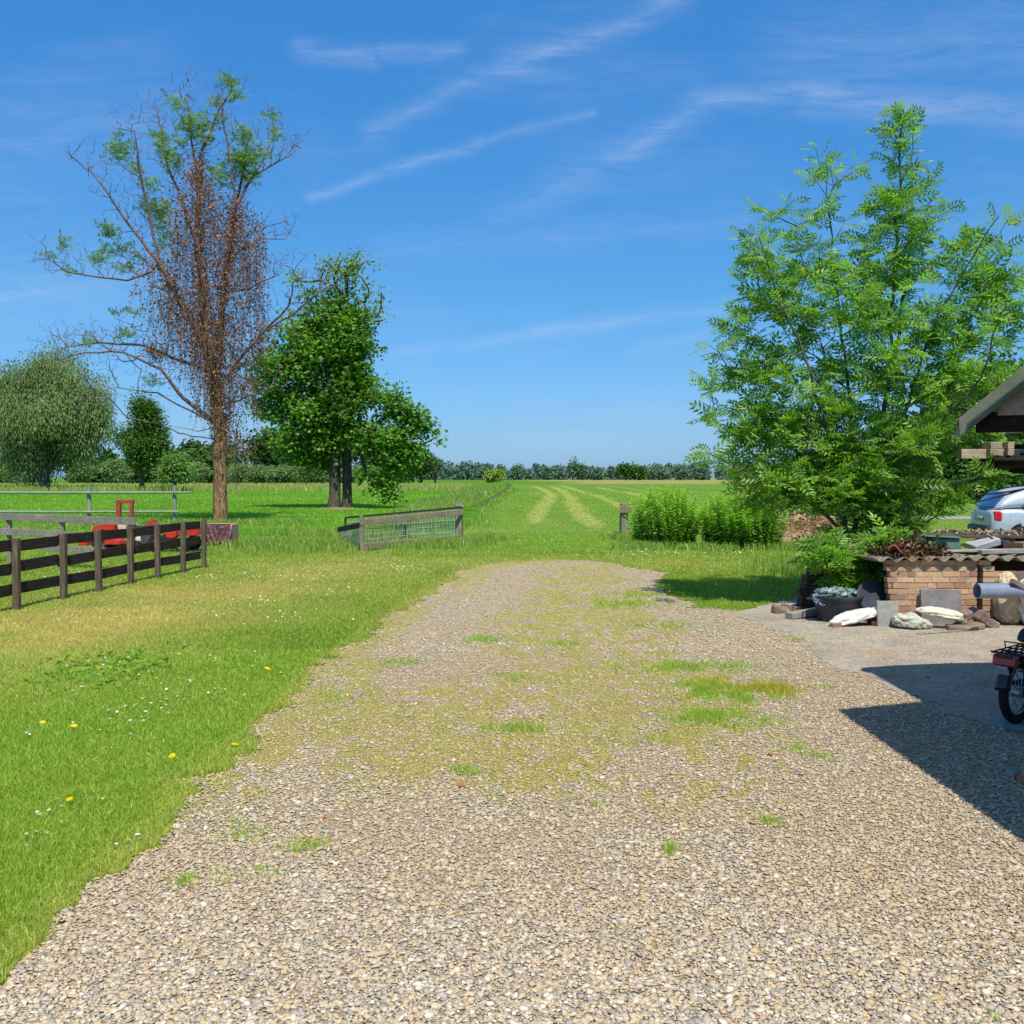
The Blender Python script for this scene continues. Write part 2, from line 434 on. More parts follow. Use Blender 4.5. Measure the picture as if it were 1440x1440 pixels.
# ---- gravel
def m_gravel(name, yard=False):
    t = NT(name); p = t.pos()
    def layer(scale):
        pw = t.map(p, (1, 1, .3))
        c = t.vor(pw, scale, out='Color'); d = t.vor(pw, scale, out='Distance')
        sp_ = t.n('ShaderNodeSeparateColor'); t.set(sp_.inputs[0], c)
        col = t.ramp(sp_.outputs[0], [(0, lin(150, 142, 130)), (.2, lin(172, 164, 148)), (.4, lin(194, 178, 146)), (.62, lin(206, 190, 162)), (.82, lin(194, 170, 132)), (1, lin(222, 212, 196))])
        col = t.mix(t.rng(d, .35, .62, 0, .75), col, lin(134, 116, 92))
        return col, d
    c1, d1 = layer(48); c2, d2 = layer(85)
    f = t.rng(t.noise(p, 3.0, 4), .42, .6)
    col = t.mix(f, c1, c2)
    big = t.noise(p, .9, 5, .6)
    col = t.mix(t.rng(big, .35, .7, .05, .38), col, lin(196, 174, 130))
    ms = t.attr('moss'); mn = t.noise(p, 22, 6, .78)
    mf = t.rng(t.math('ADD', mn, t.math('MULTIPLY', ms, .50)), .68, .80, 0, .8)
    col = t.mix(mf, col, t.mix(t.rng(t.noise(p, 6, 4), .4, .6), lin(178, 164, 96), lin(150, 156, 80)))
    t.bsdf(col, .85, 0, t.bump(t.math('MULTIPLY', d1, -1.0), 1.0, .012), .25)
    return t.m
mgr = m_gravel('gravel')
X, Y, F = rect_grid(-3.6, 8.0, 233, .5, 20.5, 400)
gm = gravel_mask(X, Y)
V, f, at = keep(F, gm, X, Y, np.full_like(X, .007), {'moss': moss_mask(X, Y)})
tag(np_obj('gravel_drive', V, f, mgr, loc=(0, 0, 0), attrs=at), kind='structure')

# ---- dirt yard
t = NT('yard_dirt'); p = t.pos()
n = t.noise(p, 2.2, 6, .65); n2 = t.noise(p, 30, 4, .7); v = t.vor(p, 60)
vc = t.n('ShaderNodeSeparateColor'); t.set(vc.inputs[0], t.vor(p, 70, out='Color'))
col = t.ramp(n, [(.3, lin(144, 134, 120)), (.5, lin(174, 162, 144)), (.72, lin(198, 184, 160))])
col = t.mix(t.rng(n2, .4, .7, 0, .6), col, lin(116, 104, 90))
col = t.mix(t.rng(vc.outputs[0], .72, .78, 0, .75), col, t.mix(vc.outputs[1], lin(200, 190, 172), lin(120, 112, 104)))
col = t.mix(t.rng(t.noise(p, .8, 4), .56, .68, 0, .45), col, lin(170, 128, 92))
t.bsdf(col, .9, 0, t.bump(t.math('ADD', n2, t.math('MULTIPLY', v, -.8)), .8, .010), .2)
X, Y, F = rect_grid(1.6, 14, 249, 5.6, 13.5, 160)
V, f, at = keep(F, yard_mask(X, Y), X, Y, np.full_like(X, .011), {})
tag(np_obj('dirt_yard', V, f, t.m, loc=(0, 0, 0)), kind='structure')

# ---- mown field beyond the gate, with windrows of cut hay
wind = [[(752, 736, 22), (757, 722, 24), (770, 706, 20), (776, 698, 14), (768, 690, 11), (750, 684.5, 9)],
        [(838, 742, 30), (818, 727, 26), (806, 710, 20), (803, 700, 15), (790, 690, 12), (775, 684.5, 9)],
        [(884, 720, 16), (866, 709, 13), (840, 698, 12), (806, 688, 10), (790, 684, 8)],
        [(930, 706, 10), (885, 694, 9), (840, 686, 7)], [(985, 703, 9), (905, 690, 7), (860, 683.5, 6)], [(1060, 700, 8), (960, 690, 7), (890, 683, 5)],
        [(1150, 697, 7), (1040, 689, 5), (930, 682, 4)]]
X, Y, F = fan_grid(18, 260, 300, -.40, 1.2, 560)
ditchx = np.interp(Y, [d[1] for d in sorted(DITCH, key=lambda d: d[1])], [d[0] for d in sorted(DITCH, key=lambda d: d[1])])
m = (X > ditchx + .45) & (Y > 22.5 + (fbm(X * .5, X * 0 + 3, 80) - .5) * 2.2 - .4)
hay = np.zeros_like(X)
for row in wind:
    for (a, b) in zip(row[:-1], row[1:]):
        A = G(a[0], a[1]); B = G(b[0], b[1])
        L = (B[0] - A[0]) ** 2 + (B[1] - A[1]) ** 2
        tt = np.clip(((X - A[0]) * (B[0] - A[0]) + (Y - A[1]) * (B[1] - A[1])) / L, 0, 1)
        d = np.hypot(X - A[0] - tt * (B[0] - A[0]), Y - A[1] - tt * (B[1] - A[1]))
        wa = a[2] * .8 / F_PX * A[1] / 2; wb = b[2] * .8 / F_PX * B[1] / 2
        ww = (wa + (wb - wa) * tt) * (.75 + .6 * fbm(X * 1.2, Y * .6, 90))
        hay = np.maximum(hay, 1 - sstep(.6, 1.25, d / ww))
rows = .5 + .5 * np.sin((X - .02 * Y) * 2.1)
hay = hay * .72 * (.45 + .9 * fbm(X * 2.0, Y * .8, 91))
light = sstep(.45, .7, fbm(X * .35, Y * .12, 92)) * .22 + (Y < 30) * .12 * fbm(X, Y, 94)
V, f, at = keep(F, m, X, Y, np.full_like(X, .003), {'dry': np.clip(light, 0, 1), 'hay': np.clip(hay, 0, 1)})
mg_mown = m_grass_ground('mown_ground', lin(100, 144, 46), lin(134, 174, 66), lin(160, 170, 84), lin(190, 192, 108))
tag(np_obj('mown_field', V, f, mg_mown, loc=(0, 0, 0), attrs=at), kind='structure')

# ---- ditch water
t = NT('ditch_water_surface')
t.bsdf(lin(86, 98, 62), 1.0, 0, t.bump(t.noise(t.pos(), 6, 3), .3, .03), 0)
pts = [np.array(d) for d in sorted(DITCH, key=lambda d: d[1])][2:]
Vv = []; Ff = []
for i, q_ in enumerate(pts):
    wv = .2 + .0012 * q_[1]
    Vv += [[q_[0] - wv, q_[1], .008], [q_[0] + wv, q_[1], .008]]
    if i: Ff.append([2 * i - 2, 2 * i - 1, 2 * i + 1, 2 * i])
tag(np_obj('ditch_water', np.array(Vv), Ff, t.m, loc=(0, 0, 0)), kind='structure')

# ---- road on the right
t = NT('asphalt'); p = t.pos()
t.bsdf(t.mix(t.rng(t.noise(p, 12, 5, .7), .35, .7), lin(132, 128, 122), lin(172, 166, 158)), .9, 0, t.bump(t.noise(p, 60, 3), .4, .01), .2)
rb = MB(); rb.add([[11, 38.2, .014], [140, 33, .014], [140, 36.3, .014], [11, 41.5, .014]], [[0, 1, 2, 3]])
tag(rb.build('road', t.m), kind='structure')
# ================================================================== leaf templates and scattering
def T_diamond(w=.5, fold=.12):
    return np.array([[0, 0, 0], [.45, w / 2, fold], [1, 0, -.05], [.45, -w / 2, fold]]), np.array([[0, 1, 2, 3]])
def T_hex(w=.9):
    V = [[0, 0, 0], [.18, w * .45, .05], [.42, w * .30, .06], [.62, w * .52, .0], [.72, w * .2, .04], [1, 0, -.08], [.72, -w * .2, .04], [.62, -w * .52, 0], [.42, -w * .30, .06], [.18, -w * .45, .05]]
    return np.array(V), [[0, 1, 2, 8, 9], [2, 3, 4, 6, 7, 8], [4, 5, 6]]
def T_ash(pairs=5, lw=.10, ll=.38, droop=.24):
    V = []; F = []
    def leaflet(bx, bz, ang, L, tw):
        c, s_ = math.cos(ang), math.sin(ang); n0 = len(V)
        for (u, v, z) in ((0, 0, 0), (.42 * L, lw / 2, .012), (L, 0, -.06 * L * 2), (.42 * L, -lw / 2, .012)):
            V.append([bx + u * c - v * s_, u * s_ + v * c, bz + z + tw * v])
        F.append([n0, n0 + 1, n0 + 2, n0 + 3])
    for i in range(pairs):
        u = .22 + .66 * i / (pairs - 1); z = -droop * u * u
        L = ll * (1 - .25 * abs(i - 1.8) / 2)
        for sg in (-1, 1): leaflet(u, z, sg * R(52), L, sg * .25)
    leaflet(.92, -droop * .85, 0, ll * .95, 0)
    n0 = len(V); V += [[0, .006, 0], [0, -.006, 0], [.5, -.006, -droop * .25], [.5, .006, -droop * .25], [1, .003, -droop], [1, -.003, -droop]]
    F += [[n0, n0 + 1, n0 + 2, n0 + 3], [n0 + 3, n0 + 2, n0 + 5, n0 + 4]]
    return np.array(V), np.array(F)

def frames(d, nrm):
    d = d / (np.linalg.norm(d, axis=1, keepdims=True) + 1e-9)
    s = np.cross(nrm, d); s /= (np.linalg.norm(s, axis=1, keepdims=True) + 1e-9)
    n = np.cross(d, s)
    return np.stack([d, s, n], 2)          # columns

def scatter(T, pos, d, nrm, size, tint=None):
    """returns V, faces(list of arrays), tint per vertex"""
    TV, TF = T; M = frames(d, nrm); N = len(pos); k = len(TV)
    size = np.asarray(size)
    if size.ndim == 1: size = size[:, None]
    V = np.einsum('nij,kj->nki', M, TV) * size[:, None, :] + pos[:, None, :]
    V = V.reshape(-1, 3)
    off = (np.arange(N) * k)[:, None]
    if isinstance(TF, np.ndarray): Fs = [(TF.reshape(1, -1) + off).reshape(-1, TF.shape[1])]
    else: Fs = [(np.array(f)[None, :] + off) for f in TF]
    if tint is None: tint = rng.random(N)
    return V, Fs, np.repeat(tint, k)

def rdir(n, zmin=-1, zmax=1):
    z = rng.uniform(zmin, zmax, n); a = rng.uniform(0, 2 * math.pi, n); r = np.sqrt(1 - z * z)
    return np.stack([r * np.cos(a), r * np.sin(a), z], 1)

class Skel:
    """branching skeleton: nodes joined greedily towards target points"""
    def __init__(s, root):
        s.p = [np.array(root, float)]; s.par = [-1]; s.path = [0.0]; s.ends = []; s.minr = {}
    def add(s, par, p, r=0):
        s.p.append(np.array(p, float)); s.par.append(par); s.path.append(s.path[par] + np.linalg.norm(s.p[-1] - s.p[par]))
        if r: s.minr[len(s.p) - 1] = r
        return len(s.p) - 1
    def limb(s, pts, start=None, seg=.4, jit=.03, r=0, end=True):
        """polyline limb; start = nearest node to first point"""
        pts = [np.array(q, float) for q in pts]
        if start is None:
            A = np.array(s.p); start = int(np.argmin(((A - pts[0]) ** 2).sum(1)))
        cur = start; k = 0; tot_ = sum(np.linalg.norm(b - a) for a, b in zip(pts[:-1], pts[1:])) + 1e-6; done = 0
        P_ = [s.p[start]] + pts[1:] if np.linalg.norm(pts[0] - s.p[start]) < .6 else [s.p[start]] + pts
        for a, b in zip(P_[:-1], P_[1:]):
            L = np.linalg.norm(b - a); n = max(1, int(L / seg))
            for i in range(1, n + 1):
                q_ = a + (b - a) * i / n + rng.normal(0, jit, 3) * (seg if i < n else 0)
                done += L / n
                rr = (r[0] + (r[1] - r[0]) * min(1, done / tot_)) if isinstance(r, tuple) else r
                cur = s.add(cur, q_, rr)
        if end: s.ends.append(cur)
        return cur
    def grow(s, targets, seg=.4, alpha=.3, jit=.08, updir=.25, zpen=1.0, order=True, minpath=0):
        T = np.asarray(targets)
        if order: T = T[np.argsort(np.linalg.norm(T - s.p[0], axis=1))]
        cap = len(s.p) + int(len(T) * 30) + 10
        A = np.zeros((cap, 3)); PA = np.zeros(cap); n = len(s.p); A[:n] = s.p; PA[:n] = s.path
        for tg in T:
            n = len(s.p)
            dv = tg - A[:n]; d = np.sqrt((dv ** 2).sum(1))
            cost = d + alpha * PA[:n] + zpen * np.maximum(0, -dv[:, 2])
            if minpath: cost = cost + (PA[:n] < minpath) * 1e3
            i = int(np.argmin(cost)); L = d[i]
            k = max(1, int(L / seg)); a = A[i]
            pdir = (a - s.p[s.par[i]]) if s.par[i] >= 0 else np.array([0, 0, 1.]); pdir = pdir / (np.linalg.norm(pdir) + 1e-9)
            c = a + (pdir * .35 + np.array([0, 0, updir])) * L * .6
            cur = i
            for j in range(1, k + 1):
                u = j / k
                q_ = (1 - u) ** 2 * a + 2 * u * (1 - u) * c + u * u * tg + (rng.normal(0, jit, 3) * seg if j < k else 0)
                cur = s.add(cur, q_); A[cur] = q_; PA[cur] = s.path[cur]
            s.ends.append(cur)
    def radii(s, R0, rmin, expo=2.3):
        n = len(s.p); cnt = np.zeros(n); child = np.zeros(n, int)
        for i in range(n - 1, 0, -1):
            if child[i] == 0: cnt[i] += 1
            cnt[s.par[i]] += cnt[i]; child[s.par[i]] += 1
        r = R0 * (cnt / max(cnt[0], 1)) ** (1 / expo); r = np.maximum(r, rmin)
        for i, v in s.minr.items(): r[i] = max(r[i], v)
        return r
    def mesh(s, r, zsplit=None, sides=(9, 5, 3), flare=0):
        """returns tubes (V,F) for [trunk, branches]; a chain from root is the trunk"""
        n = len(s.p); kids = [[] for _ in range(n)]
        for i in range(1, n): kids[s.par[i]].append(i)
        starts = [(None, 0)]; tr = MB(); br = MB(); first = True
        while starts:
            pr, i = starts.pop()
            ch = ([pr] if pr is not None else []) + [i]
            while kids[i]:
                ks = sorted(kids[i], key=lambda q: -r[q]); 
                for q in ks[1:]: starts.append((i, q))
                i = ks[0]; ch.append(i)
            rr = [r[c] for c in ch]
            if pr is not None: rr[0] = min(rr[0], rr[1] * 1.15)
            pts = [s.p[c] for c in ch]
            if first and flare: rr = [x * (1 + flare * math.exp(-(p_[2] - pts[0][2]) / .35)) for x, p_ in zip(rr, pts)]
            sd_ = sides[0] if rr[0] > .06 else (sides[1] if rr[0] > .02 else sides[2])
            (tr if first else br).tube(pts, rr, sd_, caps=False); first = False
        return tr, br

def ell_targets(ells, tr, Y, depth_k=1.0, dmax=3, density=1.0, yoff=0):
    """ells in crop px: (cx,cy,rx,ry[,weight]); tr maps to full px; returns 3D points"""
    out = []
    for e in ells:
        c = tr(e[0], e[1]); ex = tr(e[0] + e[2], e[1] + e[3])
        rx = ex[0] - c[0]; ry = ex[1] - c[1]
        wt_ = e[4] if len(e) > 4 else 1
        C = P(c[0], c[1], Y); Rx = rx / F_PX * Y; Rz = ry / F_PX * Y; Ry = min(max(Rx, Rz) * depth_k, dmax)
        n = max(1, int(round(density * wt_ * Rx * Rz * 3.14)))
        v = rdir(n) * (rng.random(n) ** .42)[:, None]
        out.append(C + v * np.array([Rx, Ry, Rz]) + np.array([0, yoff, 0]))
    return np.concatenate(out)

def m_bark(name, c1, c2, scale=14, stretch=.25):
    t = NT(name); p = t.pos()
    a = t.noise(t.map(p, (1, 1, stretch)), scale, 6, .7, dist=.8); b = t.noise(p, 2.2, 4)
    col = t.ramp(a, [(.32, sc(c1, .4)), (.5, c1), (.72, c2)])
    col = t.mix(t.rng(b, .35, .7, 0, .45), col, sc(c1, .6))
    t.bsdf(col, .9, 0, t.bump(a, .9, .03), .15)
    return t.m

bark_dead = m_bark('bark_dead', lin(146, 112, 78), lin(214, 180, 138), 7, .4)
bark_grey = m_bark('bark_grey', lin(86, 80, 68), lin(150, 140, 120))
bark_ash = m_bark('bark_ash', lin(92, 96, 76), lin(140, 142, 116))
bark_twig = m_bark('bark_twig', lin(132, 110, 102), lin(176, 154, 142), 20)
lf_ash = m_leaf('leaf_ash', lin(78, 122, 40), lin(156, 192, 82), .48, .12)
lf_ashd = m_leaf('leaf_ash_high', lin(86, 122, 58), lin(146, 174, 96), .42, .10)
lf_maple = m_leaf('leaf_maple', lin(54, 96, 26), lin(128, 172, 56), .38, .08)
lf_maple2 = m_leaf('leaf_maple_sparse', lin(104, 132, 60), lin(150, 172, 92), .35, .08)
lf_willow = m_leaf('leaf_willow', lin(92, 114, 68), lin(158, 174, 112), .3, .06)
lf_dead = m_leaf('leaf_dead', lin(110, 76, 66), lin(168, 120, 94), .25, .03, lin(208, 164, 130))
lf_mid = m_leaf('leaf_midtree', lin(54, 88, 34), lin(104, 138, 54), .3, .06)
lf_dark = m_leaf('leaf_darkwood', lin(56, 92, 42), lin(96, 130, 58), .25, .05)
lf_far = m_leaf('leaf_far_hazed', lin(96, 124, 108), lin(126, 152, 124), .2, .02)  # bluish distance haze is mixed into the leaf colour
lf_yel = m_leaf('leaf_yellowish', lin(124, 148, 62), lin(156, 176, 84), .3, .03)
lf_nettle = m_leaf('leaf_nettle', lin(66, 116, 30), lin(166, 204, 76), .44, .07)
lf_grey = m_leaf('leaf_pollard', lin(100, 130, 78), lin(140, 166, 106), .25, .05)

def leaf_obj(name, parts, mat, parent):
    V = []; Fs = []; tn = []; n = 0
    for v, f, t_ in parts:
        V.append(v); Fs += [q_ + n for q_ in f]; tn.append(t_); n += len(v)
    return np_obj(name, np.concatenate(V), Fs, mat, parent, attrs={'tint': np.concatenate(tn)})

# ================================================================== 1. big half-dead tree with brown ivy
def cropA(x, y): return (x / 2.117, 80 + y / 2.117)
YD = 36.0
base = G(310, 734); base[1] = YD; base[0] = P(310, 734, YD)[0]; base[2] = 0
def A3(x, y, dy=0):
    q_ = cropA(x, y); return P(q_[0], q_[1], YD + dy)
dead = thing('half_dead_tree', base, 'tall half dead tree with bare twigs and brown dried ivy round its stems', 'tree')
S = Skel(base)
S.limb([base, A3(655, 1230), A3(655, 1100), A3(640, 1000)], 0, .5, .03, (.27, .22), False)
ref_fork = len(S.p) - 1
LIMBS = [([(640, 1000), (612, 850), (604, 700), (585, 560), (592, 400), (600, 280), (625, 230), (650, 160), (690, 100)], 0, (.19, .035)),
         ([(640, 1000), (655, 850), (665, 700), (688, 550), (706, 430), (728, 330), (738, 250)], .8, (.18, .04)),
         ([(688, 550), (700, 440), (690, 330), (672, 230), (655, 170)], -.6, (.08, .03)),
         ([(706, 430), (770, 330), (810, 250), (812, 190)], 1.6, (.07, .02)),
         ([(770, 330), (830, 310), (880, 280)], 1.8, (.035, .012)),
         ([(612, 880), (545, 740), (472, 610), (400, 520), (330, 420), (262, 330)], -1.2, (.13, .03)),
         ([(472, 610), (450, 500), (420, 360), (400, 220)], -1.5, (.05, .015)),
         ([(590, 560), (540, 420), (500, 330), (470, 170)], .9, (.07, .02)),
         ([(590, 400), (570, 250), (558, 110)], .4, (.05, .012)),
         ([(655, 1110), (545, 1015), (480, 930), (370, 880), (250, 880), (185, 900)], -1.8, (.11, .02)),
         ([(600, 950), (540, 905), (430, 860), (300, 850), (200, 862)], 1.2, (.09, .02)),
         ([(450, 640), (380, 665), (290, 655), (200, 640), (140, 600)], -1.8, (.055, .015)),
         ([(655, 1090), (560, 1050), (470, 1000), (330, 985)], .6, (.06, .015)),
         ([(655, 1110), (590, 1115), (500, 1098)], -1, (.03, .01)), ([(655, 1130), (570, 1130), (530, 1120)], 1, (.03, .01)),
         ([(655, 1000), (730, 880), (790, 810), (860, 740), (872, 670)], -1.0, (.075, .02)),
         ([(790, 810), (870, 770), (950, 700)], -1.2, (.03, .01)),
         ([(688, 600), (770, 540), (850, 545)], 1.4, (.04, .01)),
         ([(665, 700), (740, 690), (830, 650)], -1.6, (.04, .01)),
         ([(655, 900), (730, 960), (780, 950)], 1.2, (.03, .008))]
for pts, dy, rr in LIMBS:
    n = len(pts); P3 = [A3(x, y, dy * (i / (n - 1))) for i, (x, y) in enumerate(pts)]
    S.limb(P3, None, .35, .055, (rr[0] * .82, rr[1] * .7))
limbn = len(S.p)
# bare twigs: short shoots from limb nodes
limb_nodes = [i for i in range(12, limbn) if S.p[i][2] > 5]
targets = []
for i in limb_nodes:
    outward = S.p[i] - np.array([base[0] + .4, YD, 7.5]); outward /= np.linalg.norm(outward)
    for k in range(6):
        d_ = outward * .8 + np.array([0, 0, .55]) + rng.normal(0, .55, 3); d_ /= np.linalg.norm(d_)
        targets.append(S.p[i] + d_ * rng.uniform(.35, 1.5) * (1 - .5 * min(1, S.path[i] / 14.5) ** 2))
S.grow(targets, .28, .12, .045, .2, .6)
extra = []
for e in S.ends[-len(targets):]:
    for k in range(3):
        d_ = (S.p[e] - S.p[S.par[e]]); d_ /= np.linalg.norm(d_); d_ = d_ + rng.normal(0, .6, 3) + np.array([0, 0, .25]); extra.append(S.p[e] + d_ * rng.uniform(.12, .32))
S.grow(extra, .25, .05, .05, .1, .3)
rad = S.radii(.20, .0072, 2.2)
tr, br = S.mesh(rad, flare=.25)
tr.build('trunk', bark_dead, dead, smooth=True); br.build('branches', bark_twig, dead, smooth=True)
# green tufts
green = [(505, 125, 18, 14), (530, 150, 20, 16), (685, 80, 26, 22), (710, 115, 22, 20), (640, 135, 18, 18), (590, 210, 42, 38), (560, 200, 26, 26), (610, 250, 26, 24), (470, 240, 26, 20), (490, 280, 34, 28), (512, 320, 26, 34), (535, 250, 22, 20), (350, 290, 36, 30), (372, 268, 20, 18), (402, 335, 20, 20), (720, 230, 30, 26), (735, 262, 26, 20), (700, 300, 40, 24), (745, 300, 34, 30), (650, 340, 34, 26), (665, 372, 26, 26), (740, 350, 34, 34), (725, 320, 36, 30), (810, 180, 16, 14), (820, 235, 22, 18), (785, 290, 18, 14), (450, 380, 24, 24), (432, 450, 22, 30), (470, 462, 32, 34), (492, 450, 22, 26), (480, 502, 28, 26), (497, 532, 20, 20), (310, 512, 24, 22), (340, 528, 24, 18), (195, 560, 22, 22), (290, 600, 28, 22), (320, 582, 28, 20), (372, 572, 24, 16), (375, 630, 26, 18), (140, 590, 14, 12), (210, 640, 22, 12), (350, 765, 18, 12), (400, 760, 18, 14), (410, 600, 20, 16), (262, 850, 24, 12), (380, 832, 22, 14), (450, 970, 26, 18), (490, 570, 20, 18), (660, 185, 18, 18), (355, 235, 16, 12), (872, 662, 14, 12), (350, 835, 18, 12)]
gt = ell_targets(green, cropA, YD, .8, 1.4, 170)
ends = np.array([S.p[e] for e in S.ends])
n = len(gt); d_ = rdir(n, -.2, .9)
prt = [scatter(T_ash(3, .17, .46), gt, d_, rdir(n, .2, 1), rng.uniform(.16, .30, n))]
leaf_obj('green_leaves', prt, lf_ashd, dead)
# dried ivy leaves
ivy_poly = [(540, 350), (590, 300), (615, 340), (650, 410), (705, 425), (745, 440), (772, 490), (780, 600), (772, 700), (765, 770), (752, 850), (745, 930), (770, 980), (750, 1020), (680, 1010), (672, 1060), (700, 1100), (735, 1160), (748, 1185), (700, 1180), (660, 1110), (632, 1060), (600, 1000), (565, 900), (520, 860), (490, 790), (470, 740), (440, 690), (450, 600), (500, 590), (520, 510)]
c = rng.uniform([430, 300], [790, 1190], (40000, 2)); ins = inpoly(c[:, 0], c[:, 1], ivy_poly); c = c[ins]; vd = fbm(c[:, 0] * .05, c[:, 1] * .018, 44); c = c[vd + rng.random(len(c)) * .4 > .50][:6500]
wpos = np.array([A3(x, y) for x, y in c]); wpos[:, 1] += rng.normal(0, .9, len(wpos))
wpos[:, 0] += rng.normal(0, .12, len(wpos))
# leaves strung along hanging ivy stems
ivs = []; sl_ = []
for i in range(1150):
    p0 = wpos[rng.integers(0, len(wpos))]; L = rng.uniform(.5, 2.2); a_ = rng.normal(0, .1, 2); pm = p0 + [a_[0], a_[1], -L * .5]; pe = p0 + [a_[0] * 2.2, a_[1] * 2.2, -L]
    ivs.append((p0, pm, pe)); m_ = int(L * 7.5); u = rng.random(m_)[:, None]; sl_.append((1 - u) ** 2 * p0 + 2 * u * (1 - u) * pm + u * u * pe + rng.normal(0, .035, (m_, 3)))
wpos = np.concatenate([wpos] + sl_)
# thick clothing along the main stems
stem = []
for (a, b, k, s_) in (((640, 1000), (612, 850), 900, .2), ((612, 850), (604, 700), 700, .26), ((604, 700), (590, 560), 600, .25), ((590, 560), (592, 400), 500, .25), ((592, 400), (600, 290), 260, .22), ((655, 850), (665, 700), 600, .25), ((665, 700), (690, 550), 700, .28), ((690, 550), (706, 430), 600, .26), ((655, 1090), (640, 1000), 800, .22), ((640, 1000), (655, 850), 700, .2), ((600, 850), (540, 740), 500, .26), ((540, 740), (472, 610), 500, .22), ((580, 345), (588, 370), 260, .28), ((655, 1080), (650, 1200), 160, .25),
                       ((455, 875), (470, 890), 420, .36), ((790, 815), (775, 850), 260, .32), ((770, 860), (775, 880), 90, .26), ((680, 1100), (740, 1180), 260, .3)):
    u = rng.random(k)[:, None]; stem.append(A3(*a) * (1 - u) + A3(*b) * u + rng.normal(0, s_ * .7, (k, 3)))
stem = np.concatenate(stem)
allp = np.concatenate([wpos, stem]); n = len(allp)
prt = [scatter(T_diamond(.8), allp, rdir(n, -1, .3), rdir(n), rng.uniform(.05, .115, n), rng.random(n))]
leaf_obj('dried_ivy', prt, lf_dead, dead)
# hanging ivy stems
vb = MB()
for p0, pm, pe in ivs:
    vb.tube([p0, pm, pe], .0048, 3, False)
vb.build('ivy_stems', bark_twig, dead)

# ================================================================== 2. maple and slender tree behind the railing
def cropB(x, y): return (340 + x / 3.513, 330 + y / 3.513)
YM = 52.0
mass = [(350, 310, 36, 40), (370, 400, 60, 60), (440, 440, 150, 120), (300, 520, 150, 120), (250, 680, 170, 130), (450, 620, 190, 170), (560, 540, 100, 150), (200, 860, 120, 90), (420, 850, 190, 140), (280, 1000, 130, 120), (400, 1040, 120, 100), (600, 700, 70, 100), (500, 350, 60, 40), (130, 640, 60, 40), (120, 860, 50, 40), (370, 1100, 80, 70), (540, 760, 80, 130, .7)]
def build_broad(name, label, group, basept, Ym, ells, tr_, dens, leafsz, perend, mat, R0, rmin=.02, leafT=None, dk=.9, dmax=3.2, trunkpts=None, bark=bark_grey, zpen=1.0, spread=.42, alpha=.3, pname='foliage'):
    root = thing(name, basept, label, 'tree', group)
    S = Skel(basept)
    S.limb(trunkpts, 0, .6, .03, 0, False)
    tg = ell_targets(ells, tr_, Ym, dk, dmax, dens)
    S.grow(tg, .5, alpha, .08, .2, zpen, minpath=trunkpts[0][3] if len(trunkpts[0]) > 3 else 1.5)
    r = S.radii(R0, rmin, 2.2)
    tr_m, br_m = S.mesh(r, flare=.3)
    tr_m.build('trunk', bark, root, smooth=True); br_m.build('branches', bark, root, smooth=True)
    E = np.array([S.p[e] for e in S.ends]); E2 = np.repeat(E, perend, 0); n = len(E2)
    off = np.clip(rng.normal(0, 1, (n, 3)), -1.5, 1.5) * spread * np.array([1, 1, .7]); pos = E2 + off
    cl_t = np.repeat(rng.random(len(E)), perend)
    out = off / (np.linalg.norm(off, axis=1, keepdims=True) + 1e-6)
    nr = np.array([0, 0, 1.]) * 1.0 + out * .5 + rng.normal(0, .45, (n, 3))
    d = out + rng.normal(0, .6, (n, 3)) + np.array([0, 0, -.35])
    prt = [scatter(leafT or T_hex(), pos, d, nr, rng.uniform(.75, 1.25, n) * leafsz, np.clip(cl_t * .6 + rng.random(n) * .4, 0, 1))]
    leaf_obj(pname, prt, mat, root)
    return root
b1 = np.array([P(470, 718, YM)[0], YM, 0]); b2 = np.array([P(486.5, 718, YM)[0], YM + .3, 0])
build_broad('maple_tree', 'dense dark green maple with a broad low crown on the left of twin trunks', None, b1, YM, mass, cropB, 4.0, .20, 84, lf_maple, .30, leafT=T_hex(), dmax=3.4,
            trunkpts=[b1, b1 + [0.05, 0, 2], P(474, 560, YM), P(472, 480, YM), P(458, 430, YM)])
sparse = [(430, 130, 50, 35), (500, 170, 80, 60), (570, 110, 40, 30), (640, 130, 25, 25), (560, 200, 90, 60), (650, 280, 60, 25), (480, 250, 80, 40), (590, 330, 60, 45), (680, 370, 35, 22), (690, 412, 50, 20), (250, 230, 36, 22), (310, 240, 26, 16), (620, 400, 50, 36), (400, 190, 30, 24), (560, 420, 60, 50)]
rmass = [(720, 850, 80, 70), (800, 900, 90, 60), (880, 960, 70, 40), (960, 1000, 25, 12), (700, 1000, 140, 100), (780, 1090, 100, 70), (690, 1190, 80, 70), (720, 1290, 50, 25), (590, 1020, 70, 80, .8), (770, 760, 25, 22), (870, 870, 22, 18), (640, 790, 40, 50, .6), (560, 900, 70, 80, .5)]
root2 = thing('ash_tree', b2, 'slender tree right of twin trunks with thin airy top and low leafy bough', 'tree')
S = Skel(b2); S.limb([b2, b2 + [.03, 0, 2.2], P(487, 600, YM), P(488, 520, YM), P(486, 440, YM), P(488, 400, YM)], 0, .6, .03, 0, False)
tg1 = ell_targets(sparse, cropB, YM, .8, 2, 6); tg2 = ell_targets(rmass, cropB, YM - 1, .8, 2.4, 5)
S.grow(tg2, .5, .3, .08, .3, .8, minpath=4); n2 = len(S.ends); S.grow(tg1, .45, .3, .1, .3, 1.4, minpath=8)
